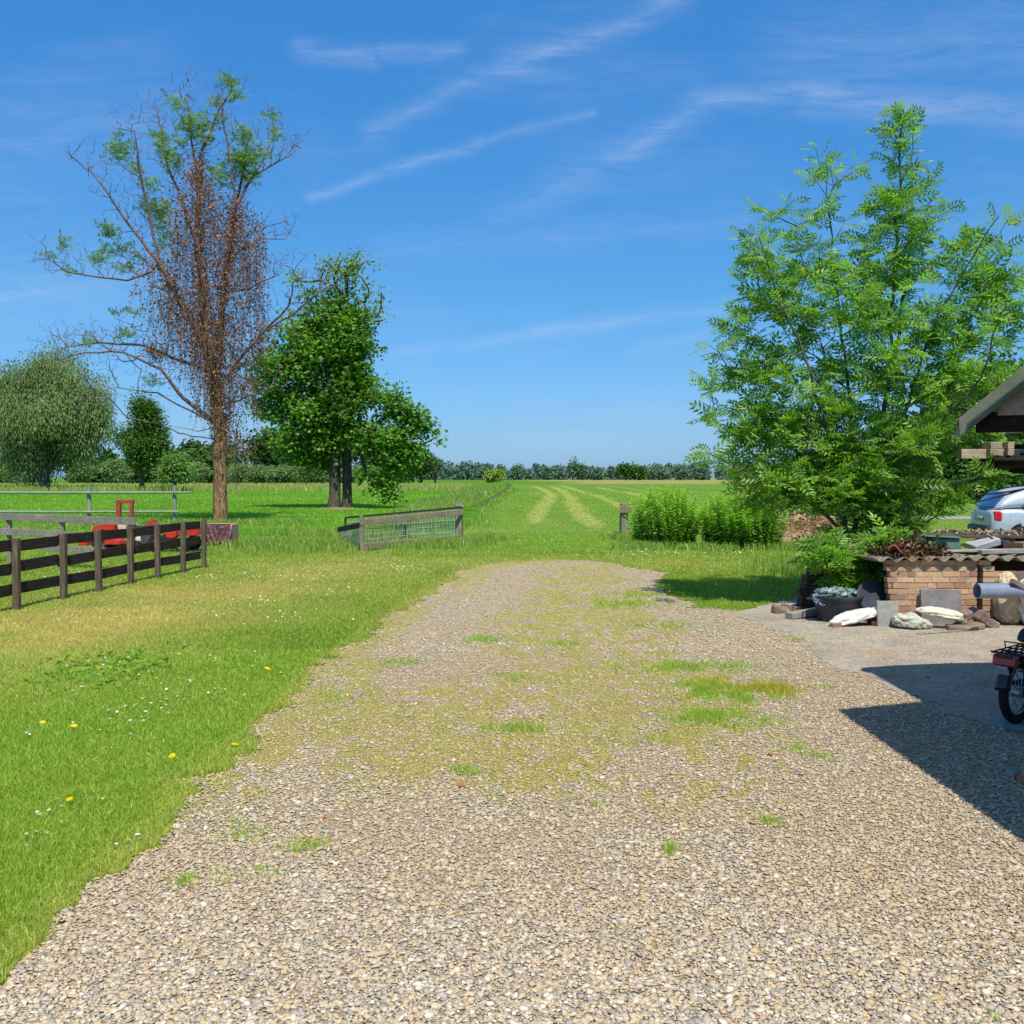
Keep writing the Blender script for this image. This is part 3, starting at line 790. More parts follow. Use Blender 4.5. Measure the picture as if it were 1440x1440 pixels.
r = S.radii(.25, .012, 2.3); tm, bm_ = S.mesh(r, flare=.3); tm.build('trunk', bark_grey, root2, smooth=True); bm_.build('branches', bark_grey, root2, smooth=True)
def puff(E, per, spread, size, T, mat, name, parent, down=-.3, tintw=.6, flat=.7, nz=1.0):
    E2 = np.repeat(E, per, 0); n = len(E2); off = np.clip(rng.normal(0, 1, (n, 3)), -1.5, 1.5) * spread * np.array([1, 1, flat]); out = off / (np.linalg.norm(off, axis=1, keepdims=True) + 1e-6)
    cl_t = np.repeat(rng.random(len(E)), per)
    prt = [scatter(T, E2 + off, out + rng.normal(0, .5, (n, 3)) + [0, 0, down], [0, 0, nz] + out * .5 + rng.normal(0, .45, (n, 3)), rng.uniform(.75, 1.25, n) * size, np.clip(cl_t * tintw + rng.random(n) * (1 - tintw), 0, 1))]
    return leaf_obj(name, prt, mat, parent)
puff(np.array([S.p[e] for e in S.ends[:n2]]), 70, .36, .20, T_hex(), lf_maple, 'lower_foliage', root2)
puff(np.array([S.p[e] for e in S.ends[n2:]]), 22, .32, .19, T_diamond(.7), lf_maple2, 'top_foliage', root2)
# bare earth heap under the pair
def mound(name, c, rx, ry, h, mat, kind=None, n=40, seed=5, rough=.35):
    u = np.linspace(-1, 1, n); X, Y = np.meshgrid(u, u); X = X.ravel(); Y = Y.ravel(); rr = np.hypot(X, Y)
    z = np.clip(1 - rr ** 2, 0, 1) ** 1.1 * h * (1 - rough + 2 * rough * fbm(X * 4, Y * 4, seed)) - .01
    z[rr > 1] = -.02
    i = np.arange(n - 1)[:, None] * n + np.arange(n - 1)[None, :]; F = np.stack([i, i + 1, i + n + 1, i + n], -1).reshape(-1, 4)
    F = F[(rr[F] < 1.02).any(1)]
    return np_obj(name, np.stack([X * rx + c[0], Y * ry + c[1], z + c[2]], 1), F, mat, loc=c, smooth=True)
soil = m_generic('soil', lin(112, 88, 66), lin(170, 140, 108), 3, .95, .8, .03)
o = mound('earth_patch', np.array([-9.2, 50.0, 0]), 1.5, 1.2, .12, soil); tag(o, kind='structure')

# ================================================================== 3. ash tree on the right, by the brick store
def cropC(x, y): return (940 + x / 1.894, 100 + y / 1.894)
YA = 12.4
ab = np.array([P(1198, 800, YA)[0], YA, 0])
ells = [(600, 125, 55, 40), (640, 165, 46, 60), (585, 190, 45, 50), (620, 250, 70, 60), (600, 330, 80, 60), (680, 320, 50, 40), (720, 375, 40, 22), (620, 400, 100, 70), (420, 225, 50, 40), (395, 265, 50, 30), (430, 330, 55, 50), (500, 272, 32, 25), (540, 360, 30, 26), (350, 395, 70, 55), (230, 360, 30, 22), (210, 420, 28, 26), (240, 475, 65, 50), (300, 520, 120, 90), (480, 490, 140, 100), (680, 420, 95, 70), (720, 490, 110, 80), (880, 372, 42, 20), (830, 450, 95, 45), (870, 520, 80, 60), (925, 545, 30, 40), (600, 610, 200, 130), (830, 640, 100, 80), (400, 640, 150, 110), (200, 680, 85, 50), (120, 722, 40, 18), (250, 600, 80, 60), (110, 835, 35, 22), (130, 910, 35, 22), (180, 790, 60, 50), (260, 790, 110, 80), (230, 930, 90, 80, 1.5), (90, 1015, 32, 18), (180, 1040, 70, 45), (300, 1110, 110, 70, 2), (380, 920, 130, 120, 1.6), (600, 820, 200, 130, 1.2), (800, 820, 110, 60), (600, 1000, 180, 120, 1.3), (800, 960, 90, 60), (830, 1075, 60, 22), (880, 960, 50, 24), (440, 1030, 120, 90, 1.8), (480, 1110, 130, 90, 1.8), (700, 1130, 90, 60, 1.4), (600, 1200, 80, 60, 1.8), (500, 1230, 80, 60, 1.8), (250, 1060, 90, 60, 1.4), (440, 1270, 60, 40, 1.2), (500, 1320, 80, 50, 1.6), (540, 1370, 40, 26, 2), (400, 1290, 50, 28, 1.6), (560, 1300, 50, 40, 1.6), (600, 1130, 110, 80, 1.3), (480, 1380, 40, 20, 1.5), (760, 720, 120, 60), (900, 700, 40, 60), (905, 620, 40, 50), (860, 560, 70, 50), (920, 800, 40, 40), (880, 800, 40, 30)]
ash = thing('ash_tree', ab, 'bright green young ash with many thin stems beside the brick store', 'tree')
S = Skel(ab)
stems = [[(500, 1380), (470, 1200), (420, 950), (380, 800), (300, 620), (240, 440)], [(500, 1380), (500, 1150), (480, 850), (450, 600), (430, 400), (420, 230)], [(500, 1380), (560, 1100), (590, 800), (600, 500), (620, 300), (622, 135)], [(590, 800), (640, 560), (650, 330), (650, 150)],
         [(560, 1100), (650, 850), (720, 640), (820, 480), (880, 385)], [(500, 1150), (360, 1030), (230, 900), (130, 740)], [(560, 1100), (700, 960), (830, 820), (890, 640)], [(500, 1250), (380, 1150), (220, 1080), (100, 1015)], [(540, 1200), (700, 1120), (860, 1060)]]
for k, st in enumerate(stems):
    dy = [-.3, .3, 0, .5, -.5, .6, -.8, -.4, -.5][k]
    pts = [P(*cropC(x, y), YA + dy * (i / (len(st) - 1)) * 1.6) for i, (x, y) in enumerate(st)]
    if k in (0, 1, 2): pts[0] = ab
    S.limb(pts, 0 if k in (0, 1, 2) else None, .22, .08, (.026, .006))
tg = ell_targets(ells, cropC, YA, 1.0, 1.25, 44)
lim = P(*cropC(0, 480), YA)[2]; lim2 = P(*cropC(0, 720), YA)[2]; ku = rng.random(len(tg)); tg = tg[np.where(tg[:, 2] > lim, ku < .58, np.where(tg[:, 2] > lim2, ku < .74, True))]
tg = np.concatenate([tg, ell_targets([(430, 1290, 55, 35), (490, 1340, 60, 45), (530, 1375, 40, 28), (560, 1320, 40, 36), (580, 1250, 50, 36), (400, 1265, 40, 26)], cropC, 11.5, 1, .35, 150)])
tg = tg[tg[:, 2] > .3]
S.grow(tg, .2, .25, .08, .35, .9, minpath=.7)
r = S.radii(.07, .003, 2.3); tm, bm_ = S.mesh(r, sides=(8, 5, 3), flare=.2)
tm.build('trunk', bark_ash, ash, smooth=True); bm_.build('branches', bark_ash, ash, smooth=True)
E = np.array([S.p[e] for e in S.ends]); ED = np.array([S.p[e] - S.p[S.par[e]] for e in S.ends]); ED /= np.linalg.norm(ED, axis=1, keepdims=True) + 1e-9
per = 6; E2 = np.repeat(E, per, 0); D2 = np.repeat(ED, per, 0); n = len(E2)
back = rng.random(n)[:, None] * -.22
d = D2 * .55 + rdir(n, -.6, .55) * .95 + [0, 0, .02]
sunw = np.clip((E2[:, 2] - 1) / 6, 0, 1)
prt = [scatter(T_ash(4, .135, .43), E2 + D2 * back, d, rng.normal(0, .3, (n, 3)) + [0, -.1, 1] + rng.normal(0, .55, (n, 3)), rng.uniform(.16, .30, n) * (1 - .15 * (E2[:, 2] > lim)), np.clip(np.repeat(rng.random(len(E)), per) * .45 + rng.random(n) * .55, 0, 1))]
leaf_obj('foliage', prt, lf_ash, ash)
print('ash leaves', n)

# ================================================================== 4. trees across the field
def field_tree(name, label, px, base_py, Y, toppy, wpx, mat, group=None, n_t=150, per=40, leaf=.35, T=None, low=.08, shape='oval', R0=.3, nl_=15, bark=bark_grey, droop=0, spread=.9, seed=0, alpha=.3, flat=.8):
    b = np.array([P(px, base_py, Y)[0], Y, 0.]); topz = P(px, toppy, Y)[2]; Wd = wpx / F_PX * Y / 2
    root = thing(name, b, label, 'tree', group); S = Skel(b)
    S.limb([b, b + [0, 0, topz * .25], b + [rng.normal(0, .3), 0, topz * .55]], 0, topz / 20, .03, 0, False)
    lc = rdir(nl_) * rng.uniform(.35, .82, nl_)[:, None]; lr = rng.uniform(.16, .42, nl_); li = rng.integers(0, nl_, n_t)
    v = lc[li] + rdir(n_t) * (rng.random(n_t) ** .5 * lr[li])[:, None]
    zc = topz * (.5 + low / 2); zh = topz * (.5 - low / 2)
    wz = 1.0
    if shape == 'cone': wz = np.clip(1.15 - .75 * (v[:, 2] * .5 + .5), .2, 1)
    if shape == 'round': wz = 1
    lump = .82 + .36 * vnoise(v[:, 0] * 2 + seed * 9.1, v[:, 2] * 2.6 + 5, 7)
    tg = np.stack([b[0] + v[:, 0] * Wd * wz * lump, b[1] + v[:, 1] * Wd * .8 * wz, zc + v[:, 2] * zh * (.93 + .1 * (lump - 1))], 1)
    S.grow(tg, topz / 18, alpha, .08, .15, 1.0)
    r = S.radii(R0, .02 * Y / 60, 2.2); tm, bm_ = S.mesh(r, sides=(7, 4, 3), flare=.2)
    tm.build('trunk', bark, root, smooth=True); bm_.build('branches', bark, root, smooth=True)
    puff(np.array([S.p[e] for e in S.ends]), per, spread, leaf, T or T_diamond(.75), mat, 'foliage', root, down=-.3 - droop, flat=flat)
    return root
YW = 130.
field_tree('willow_tree', 'big grey green willow with drooping leaves at the left edge of the field', 62, 688, YW, 478, 200, lf_willow, n_t=700, nl_=34, per=95, leaf=.46, T=T_diamond(.30), low=.02, R0=.8, droop=1.6, spread=1.0, flat=1.4)
field_tree('field_tree', 'round topped young tree with dark leaves standing right of the big willow', 200, 684, 125., 552, 84, lf_mid, n_t=230, per=90, leaf=.30, shape='cone', nl_=11, low=.16, R0=.32, spread=.8)
field_tree('bush_tree', 'low green bushy tree just left of the half dead trunk', 246, 684, 120., 640, 40, lf_ashd, n_t=90, per=60, leaf=.3, low=.1, R0=.2, spread=.7)
# pollard willows in a row
pol = field_tree('pollard_willow', 'short round grey green pollard willow in the row along the far field edge', 348, 680, 210., 652, 32, lf_grey, group='pollard willows in a row along the far field edge', n_t=60, per=46, leaf=.42, low=.10, R0=.35, spread=.55)
def copy_tree(o, loc, rz=0, s=1.0, label=None):
    r = o.copy(); COL.objects.link(r); r.location = [float(q_) for q_ in loc]; r.rotation_euler = (0, 0, rz); r.scale = (s, s, s)
    if label: r['label'] = label
    for ch in o.children:
        c_ = ch.copy(); COL.objects.link(c_); c_.parent = r
        for g_ in ch.children:
            d_ = g_.copy(); COL.objects.link(d_); d_.parent = c_
    return r
for i, (px, s) in enumerate([(332, 1), (365, .95), (381, .9), (398, .98), (414, .92), (430, .95), (448, .9), (276, 1.1), (160, 1.25), (500, .9), (516, .95), (118, 1.1), (20, 1.1), (532, .9)]):
    copy_tree(pol, (P(px, 680, 210.)[0], 210. + rng.uniform(-3, 3), 0), rng.uniform(0, 6), s)

# ================================================================== far woodland masses
def wood_mass(name, pts, Y, depth, mat, leaf, dens, base=0, seed=0, bushy=1.0):
    """pts: (px, top_py) outline; fills a belt of foliage with lumpy crowns"""
    xs = np.array([P(a, 672, Y)[0] for a, b in pts]); zs = np.array([P(a, b, Y)[2] for a, b in pts])
    area = float(((zs[1:]+zs[:-1])/2*np.diff(xs)).sum()); n = int(area * dens)
    # crowns
    nc = int((xs[-1] - xs[0]) / (np.mean(zs) * .42)) * 3 + 3
    cx = rng.uniform(xs[0], xs[-1], nc); cz = np.interp(cx, xs, zs); cy = Y + rng.uniform(0, depth, nc); rr = np.clip(cz * rng.uniform(.2, .46, nc), 0, 9)
    ci = rng.integers(0, nc, n); v = rdir(n) * (rng.random(n) ** .3)[:, None]
    top = cz[ci] * rng.uniform(.66, 1.12, nc)[ci]
    z = (top - rr[ci]) + v[:, 2] * rr[ci]; low_ = rng.random(n) < .45
    z = np.where(low_, rng.random(n) * (top - rr[ci] * .5), z)
    pos = np.stack([cx[ci] + v[:, 0] * rr[ci], cy[ci] + v[:, 1] * rr[ci], np.clip(z, .1, None)], 1)
    tint = np.clip(.25 + .5 * rng.random(nc)[ci] + .3 * (rng.random(n) - .5), 0, 1)
    nr = v * .9 + [0, 0, .5] + rng.normal(0, .4, (n, 3))
    V, Fs, tn = scatter(T_diamond(.9), pos, rdir(n), nr, rng.uniform(.7, 1.4, n) * leaf, tint)
    o = np_obj(name, V, Fs, mat, loc=(float(xs.mean()), Y, 0), attrs={'tint': tn})
    return o
lf_wood = m_leaf('leaf_wood_belt', lin(42, 74, 36), lin(80, 114, 52), .2, .03)
o = wood_mass('woodland', [(-120, 640), (40, 640), (130, 636), (150, 650), (200, 634), (240, 614), (262, 608), (285, 612), (300, 600), (320, 606), (335, 590), (360, 584), (375, 596), (392, 588), (410, 610), (440, 604), (470, 612), (500, 600), (540, 612), (580, 616)], 260., 25, lf_wood, 1.0, 26)
tag(o, 'dark belt of woodland behind the left field', 'woodland', kind='stuff')
lf_farw = m_leaf('leaf_far_wood_hazed', lin(84, 112, 100), lin(112, 138, 114), .15, .02)  # paler and bluer than real leaves: haze painted into the colour
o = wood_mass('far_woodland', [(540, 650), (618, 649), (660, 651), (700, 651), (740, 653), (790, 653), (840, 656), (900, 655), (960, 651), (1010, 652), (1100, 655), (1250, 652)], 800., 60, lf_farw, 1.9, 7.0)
tag(o, 'long low line of distant trees on the horizon', 'woodland', kind='stuff')
# tall trees at the end of the left wood, and single trees standing above the far line
field_tree('poplar_tree', 'tall loose dark tree rising just right of the twin trunked maple', 592, 676, 230., 628, 36, lf_dark, n_t=120, per=44, leaf=.6, low=.12, R0=.4, spread=1.1)
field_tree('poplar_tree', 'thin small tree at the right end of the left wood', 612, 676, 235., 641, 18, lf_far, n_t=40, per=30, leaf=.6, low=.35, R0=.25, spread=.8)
field_tree('poplar_tree', 'dense dark tree behind the low bough of the twin trunked maple', 562, 676, 225., 625, 44, lf_dark, n_t=120, per=44, leaf=.6, low=.08, R0=.4, spread=1.1)
field_tree('far_bush', 'yellow green round bush in front of the distant tree line', 695, 676, 330., 660, 24, lf_yel, n_t=50, per=30, leaf=.8, low=.0, R0=.3, spread=.8)
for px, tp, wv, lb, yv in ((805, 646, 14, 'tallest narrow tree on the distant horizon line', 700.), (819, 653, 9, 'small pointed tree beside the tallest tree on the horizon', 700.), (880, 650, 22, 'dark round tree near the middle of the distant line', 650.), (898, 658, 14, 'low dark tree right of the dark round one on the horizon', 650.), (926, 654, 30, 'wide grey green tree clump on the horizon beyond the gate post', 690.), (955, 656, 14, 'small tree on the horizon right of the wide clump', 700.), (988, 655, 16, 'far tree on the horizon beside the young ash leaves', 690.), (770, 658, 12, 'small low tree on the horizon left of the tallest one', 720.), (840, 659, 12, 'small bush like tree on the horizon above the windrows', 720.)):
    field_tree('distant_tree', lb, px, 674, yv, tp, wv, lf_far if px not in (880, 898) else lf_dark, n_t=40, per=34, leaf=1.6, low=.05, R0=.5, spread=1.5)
# dark trees at the right, behind the ash
for px, tp, wv, yv, lb in ((1250, 620, 110, 74., 'dark low tree half hidden behind the ash leaves'), (1325, 562, 130, 78., 'dark tree behind the ash, left of the tallest wood edge tree'), (1392, 500, 150, 84., 'tall dark tree at the edge of the wood above the shed eave'), (1456, 470, 190, 86., 'tallest dark tree at the right edge of the photo above the roof'), (1610, 500, 150, 90., 'dark tree beyond the right edge of the wood'), (1290, 630, 90, 70., 'small dense dark tree in the hedge behind the ash'), (1350, 612, 110, 70., 'broad dense dark tree beside the field on the right')):
    field_tree('wood_edge_tree', lb, px, 690, yv, tp, wv, lf_dark, n_t=240, per=46, leaf=.32, low=-.02, R0=.35, spread=.62)
o = wood_mass('wooded_rise', [(1285, 552), (1340, 535), (1380, 522), (1410, 506), (1440, 488), (1520, 462), (1700, 440)], 100., 8, lf_wood, .60, 20)
tag(o, 'dark wooded slope rising to the right behind the ash and the shed', 'woodland', kind='stuff')
o = wood_mass('undergrowth', [(1195, 655), (1260, 640), (1330, 632), (1400, 615), (1500, 600), (1700, 600)], 72., 3, lf_dark, .38, 34)
tag(o, 'dark undergrowth along the foot of the wood on the right', 'undergrowth', kind='stuff')

# ================================================================== 5. nettle bushes
def nettle(px0, px1, basepy, toppy, label, dens=165):
    a = G(px0, basepy); b = G(px1, basepy); c = (a + b) / 2; c[1] += .75; Wd = (b[0] - a[0]) / 2; topz = P(px0, toppy, c[1] - .5)[2]
    root = thing('nettle_bush', c, label, 'bush', 'leafy bushes beside the grass track')
    ns = int(dens * Wd * 1.6); sb = MB(); pos = []; dd = []; sz = []; tn = []
    for i in range(ns):
        u = rdir(1)[0]; rr = rng.random() ** .5; an = rng.random() * 6.283
        x = math.cos(an) * rr; y = math.sin(an) * rr
        h = topz * (1.20 - .62 * max(abs(x), abs(y) * .9) ** 2.4) * rng.uniform(.70, 1.05) * (.93 + .14 * vnoise(np.array([x * 2 + px0]), np.array([y * 2.]), 3)[0])
        p0 = np.array([c[0] + x * Wd * .92, c[1] + y * .72, 0]); lean = np.array([x * .22 + rng.normal(0, .11), y * .26 + rng.normal(0, .12), 0])
        top = p0 + lean + [0, 0, h]; sb.tube([p0, (p0 + top) / 2 + rng.normal(0, .01, 3), top], [.004, .003, .0015], 3, False)
        m = int(h / .036)
        for j in range(m):
            t_ = (j + 1) / m
            if t_ < .05: continue
            an2 = j * 1.57 + i
            for q_ in range(2):
                a2 = an2 + q_ * math.pi + rng.normal(0, .3)
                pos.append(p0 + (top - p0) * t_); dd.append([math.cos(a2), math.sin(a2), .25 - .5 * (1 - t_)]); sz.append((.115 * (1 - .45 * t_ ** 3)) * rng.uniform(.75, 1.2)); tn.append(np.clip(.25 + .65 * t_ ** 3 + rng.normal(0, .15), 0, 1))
    sb.build('stems', lf_nettle, root)
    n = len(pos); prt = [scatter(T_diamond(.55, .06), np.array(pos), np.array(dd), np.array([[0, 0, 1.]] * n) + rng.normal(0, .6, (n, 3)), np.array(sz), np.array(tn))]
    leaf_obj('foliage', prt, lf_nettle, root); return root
nettle(896, 984, 771, 697, 'leafy green bush nearest the gate post, left of a pair')
nettle(994, 1108, 774, 701, 'wider leafy green bush right of its twin, beside the brown heap')
# ================================================================== fences
wood_dark_p = m_wood('dark_post_wood', lin(102, 90, 76), lin(144, 128, 108), 2)
wood_dark_b = m_wood('dark_board_wood', lin(52, 44, 38), lin(84, 72, 60), 1)
wood_grey_x = m_wood('weathered_board_x', lin(148, 140, 126), lin(194, 184, 166), 0, moss=lin(120, 128, 96))
wood_grey_z = m_wood('weathered_post', lin(142, 130, 110), lin(190, 176, 150), 2, moss=lin(112, 122, 84))
wood_green = m_wood('algae_wood', lin(140, 152, 130), lin(176, 186, 162), 2)

def post(mb, x, y, h, w_, d_, lean=0, rz=0):
    M = rotm(R(rng.normal(0, .6)), R(rng.normal(0, .6) + lean), rz)
    mb.box((x, y, h / 2 - .1), (w_, d_, h + .2), M)
pp = [(24, 858), (90, 843), (139, 832.5), (184, 822), (222, 813.5), (258, 805.5), (287, 799)]
posts = [G(*q_) for q_ in pp]
dv = posts[0] - posts[1]; posts = [posts[0] + dv * 1.9, posts[0] + dv * .95] + posts
fence = thing('board_fence', posts[-1], 'dark wooden fence with three black boards running along the left lawn', 'fence')
side = np.array([-1., 0, 0])
for i, q_ in enumerate(posts):
    mb = MB(); post(mb, q_[0], q_[1], .90, .075, .085); mb.build('post', wood_dark_p, fence, bevel=.006)
for i in range(len(posts) - 1):
    a, b = posts[i].copy(), posts[i + 1].copy(); off = side * .062 * (1 if i % 2 == 0 else 1.0)
    e = (b - a) / np.linalg.norm(b - a) * .02
    for z in (.80, .525, .25):
        mb = MB(); j = rng.normal(0, .008, 2)
        mb.beam(a + off - e * .2 + [0, 0, z + j[0]], b + off - e * .9 + [0, 0, z + j[1]], .028, .14); mb.build('board', wood_dark_b, fence, bevel=.003)
# weathered grey fence meeting it
gf = thing('grey_board_fence', G(184, 806), 'weathered grey board fence joining the dark fence from the left edge', 'fence')
A0 = np.array([P(190, 734, 16.7)[0], 16.7, 0]); B0 = np.array([P(-60, 730, 19.4)[0], 19.4, 0]); dirf = (B0 - A0) / np.linalg.norm(B0 - A0); Lf = np.linalg.norm(B0 - A0)
for t_ in (.15, 2.05, 3.7, 5.3):
    q_ = A0 + dirf * t_; mb = MB(); post(mb, q_[0], q_[1] + .06, .84, .08, .08); mb.build('post', wood_grey_z, gf, bevel=.006)
for z, l0, l1 in ((.89, 0, Lf), (.60, .9, Lf), (.33, .2, 2.6)):
    mb = MB(); mb.beam(A0 + dirf * l0 + [0, 0, z], A0 + dirf * l1 + [0, 0, z + .01], .03, .13); mb.build('board', wood_grey_x, gf, bevel=.004)
# pale rail fence further back
rf = thing('rail_fence', [P(126, 740, 35)[0], 35, 0], 'pale two rail paddock fence standing in the left field', 'fence')
for px in (-84, 10, 126, 246):
    if px == 10: continue
    q_ = P(px, 740, 35); mb = MB(); mb.tube([[q_[0], 35, -.2], [q_[0], 35, 1.38]], [.085, .075], 10); mb.build('post', wood_green, rf, smooth=False, auto=True)
for py, px1 in ((692.5, 270), (719.5, 252)):
    a = P(-140, py - .5, 34.85); b = P(px1, py, 34.85); mb = MB(); mb.tube([a, (a + b) / 2 + [0, 0, -.02], b], [.05, .05, .042], 8); mb.build('rail', wood_green, rf, auto=True)

# ---- culvert railing with wire mesh
wire = m_generic('galvanised_wire', lin(150, 158, 154), lin(196, 202, 198), 20, .6, .1, .001, .2)
wood_rail = m_wood('railing_wood', lin(146, 132, 110), lin(192, 178, 152), 0)
darkrail = m_wood('dark_rail_wood', lin(56, 50, 44), lin(86, 78, 68), 0)
PA = G(509, 775); PB = G(645, 763); PC = G(484, 768); PC = np.array([P(483, 766, 23.6)[0], 23.6, 0])
rl = thing('culvert_railing', PA, 'low wooden railing with square wire mesh beside the track, left of the opening', 'railing')
def hz(py, q_): return P(0, py, q_[1])[2]
mb = MB(); mb.box((PB[0], PB[1], .42), (.17, .17, 1.14), rotm(0, R(.8), .1)); mb.build('corner_post', wood_grey_z, rl, bevel=.012)
mb = MB(); mb.box((PB[0] + .02, PB[1] - .02, .94), (.24, .2, .05), rotm(0, R(3), .1)); mb.build('post_cap', wood_grey_z, rl, bevel=.01)
mb = MB(); mb.box((PA[0], PA[1], .35), (.08, .10, .92), rotm(0, R(-.8), 0)); mb.build('post', wood_grey_z, rl, bevel=.008)
mb = MB(); mb.beam(PA + [-.02, -.07, hz(734.5, PA)], PB + [.1, -.11, hz(720, PB)], .04, .135); mb.build('top_rail', wood_rail, rl, bevel=.006)
mb = MB(); mb.beam(PA + [.02, -.03, .10], PB + [0, -.05, .12], .06, .15); mb.build('bottom_rail', wood_rail, rl, bevel=.01)
mb = MB(); mb.beam(PA + [.02, -.02, .60], PC + [-.12, 0, .38], .05, .12); mb.build('side_rail', darkrail, rl, bevel=.006)
mb = MB(); mb.box((PC[0], PC[1], .14), (.08, .08, .6), rotm(0, R(-9), 0)); mb.build('post', wood_grey_z, rl, bevel=.008)
def mesh_panel(a, b, za0, za1, zb0, zb1, cell=.10, rad=.0055):
    a = np.array(a, float); b = np.array(b, float); L = np.linalg.norm((b - a)[:2]); n = int(L / cell); mb = MB()
    for i in range(n + 1):
        t_ = i / n; q_ = a * (1 - t_) + b * t_; mb.tube([[q_[0], q_[1], za0 * (1 - t_) + zb0 * t_], [q_[0], q_[1], za1 * (1 - t_) + zb1 * t_]], rad, 4, False)
    m = int((za1 - za0) / cell)
    for j in range(m + 1):
        s_ = j / m; mb.tube([[a[0], a[1], za0 + (za1 - za0) * s_], [(a[0] + b[0]) / 2, (a[1] + b[1]) / 2, (za0 + (za1 - za0) * s_ + zb0 + (zb1 - zb0) * s_) / 2 - .006], [b[0], b[1], zb0 + (zb1 - zb0) * s_]], rad, 4, False)
    return mb
mesh_panel(PA + [0, 0, 0], PB, .05, .70, .05, .84).build('wire_mesh', wire, rl)
mesh_panel(PC, PA, -.02, .36, .0, .58).build('wire_mesh', wire, rl)
# second railing on the far side of the culvert
PD = np.array([P(486, 760, 25.4)[0], 25.4, 0]); PE = np.array([PB[0] - .02, 26.3, 0])
r2 = thing('far_railing', PD, 'dark topped wire mesh railing directly behind the wooden culvert railing', 'railing')
mb = MB(); mb.beam(PD + [0, 0, hz(728, PD)], PE + [0, 0, hz(713.5, PE)], .05, .05); mb.build('top_rail', darkrail, r2, bevel=.005)
mesh_panel(PD, PE, .0, hz(728, PD), .0, hz(713.5, PE)).build('wire_mesh', wire, r2)
mb = MB(); mb.tube([PD + [0, 0, -.2], PD + [0, 0, hz(728, PD)]], .03, 8); mb.build('post', darkrail, r2)
mb = MB(); mb.tube([PE + [0, 0, -.2], PE + [0, 0, hz(713.5, PE)]], .03, 8); mb.build('post', darkrail, r2)
# blue drum behind mesh
blue = m_generic('blue_plastic', lin(40, 56, 92), lin(60, 78, 118), 6, .5, .1, .002)
q_ = P(559, 757, 25.9); mb = MB(); mb.lathe([(0, 0), (.2, 0), (.23, .06), (.25, .36), (.27, .37), (.27, .41), (.24, .41), (.22, .3), (0, .28)], (0, 0, 0), 24)
mb.V = [v + np.array([q_[0], 25.9, -.02]) for v in mb.V]
o = mb.build('blue_tub', blue, loc=(q_[0], 25.9, 0), auto=True); tag(o, 'dark blue tub standing behind the wire mesh railing', 'tub')
# ---- post on the right of the opening
g3 = thing('gate_post', [P(877, 745, 26)[0], 26, 0], 'short weathered post with a rail end at the left of the leafy bushes', 'post')
q_ = P(877, 745, 26); mb = MB(); mb.box((q_[0], 26, .38), (.19, .18, 1.0), rotm(0, R(1), .15)); mb.build('post', wood_grey_z, g3, bevel=.012)
mb = MB(); mb.box((q_[0] + .05, 25.98, .93), (.26, .24, .05), rotm(0, R(-2), .15)); mb.build('post_cap', wood_grey_z, g3, bevel=.01)
mb = MB(); mb.beam([q_[0] - .12, 25.88, hz(717, [0, 25.88])], [q_[0] + 1.5, 25.5, hz(716, [0, 25.88])], .05, .17); mb.build('rail', wood_rail, g3, bevel=.008)

# ================================================================== red machine behind the dark fence
red = m_generic('red_paint', lin(196, 34, 24), lin(222, 56, 34), 5, .45, .15, .002, 0, spec=.5, dirt=.3)
redd = m_generic('dull_red_paint', lin(150, 56, 48), lin(182, 78, 64), 6, .6, .2, .002, dirt=.3)
black = m_generic('black_rubber', lin(30, 30, 30), lin(50, 48, 46), 12, .8, .3, .003)
whitep = m_generic('white_plastic', lin(205, 205, 205), lin(232, 232, 230), 6, .45, .1, .001)
steel = m_generic('greasy_steel', lin(76, 72, 68), lin(128, 120, 110), 10, .5, .2, .002, .6)
YR = 21.5
def R3(px, py, dy=0): return P(px, py, YR + dy)
mt = thing('farm_machine', [P(200, 770, YR)[0], YR, 0], 'red garden tractor implement with an upright red arch and grey engine behind the dark fence', 'machine')
mb = MB()
a, b, c, d = R3(167, 742), R3(167, 711), R3(185, 711), R3(186, 742)
mb.beam(a, b + [0, 0, .05], .09, .10, (1, 0, 0)); mb.beam(d, c + [0, 0, .05], .09, .07, (1, 0, 0)); mb.beam(b + [-.051, 0, .09], c + [.051, 0, .09], .095, .08); mb.build('arch_frame', redd, mt, bevel=.006)
# hood: profile with wheel arch
def pxpoly(pts, dy=0): return [(R3(x, y)[0], R3(x, y)[2]) for x, y in pts]
MZ = np.array([[1, 0, 0], [0, 0, -1], [0, 1, 0]]).astype(float)
hood = [(134, 752), (137, 741), (146, 737), (166, 736), (167, 746), (158, 748), (154, 744), (148, 744), (144, 748), (142, 754)]
mb = MB(); mb.prism(pxpoly(hood), MZ, (0, YR, 0), .5); mb.build('hood', red, mt, bevel=.004)
mb = MB(); mb.prism(pxpoly([(117, 766), (120, 761), (130, 760), (131, 766)]), MZ, (0, YR - .1, 0), .4); mb.build('footplate', red, mt, bevel=.01)
mb = MB(); mb.prism(pxpoly([(157, 764), (158, 757), (166, 755), (177, 759), (178, 764)]), MZ, (0, YR - .2, 0), .4); mb.build('belt_guard', red, mt, bevel=.004)
mb = MB(); mb.prism(pxpoly([(168, 737), (180, 737), (181, 746), (170, 746)]), MZ, (0, YR, 0), .3); mb.build('fuel_tank', m_generic('cream_paint', lin(196, 180, 150), lin(214, 200, 170), 5, .5), mt, bevel=.02)
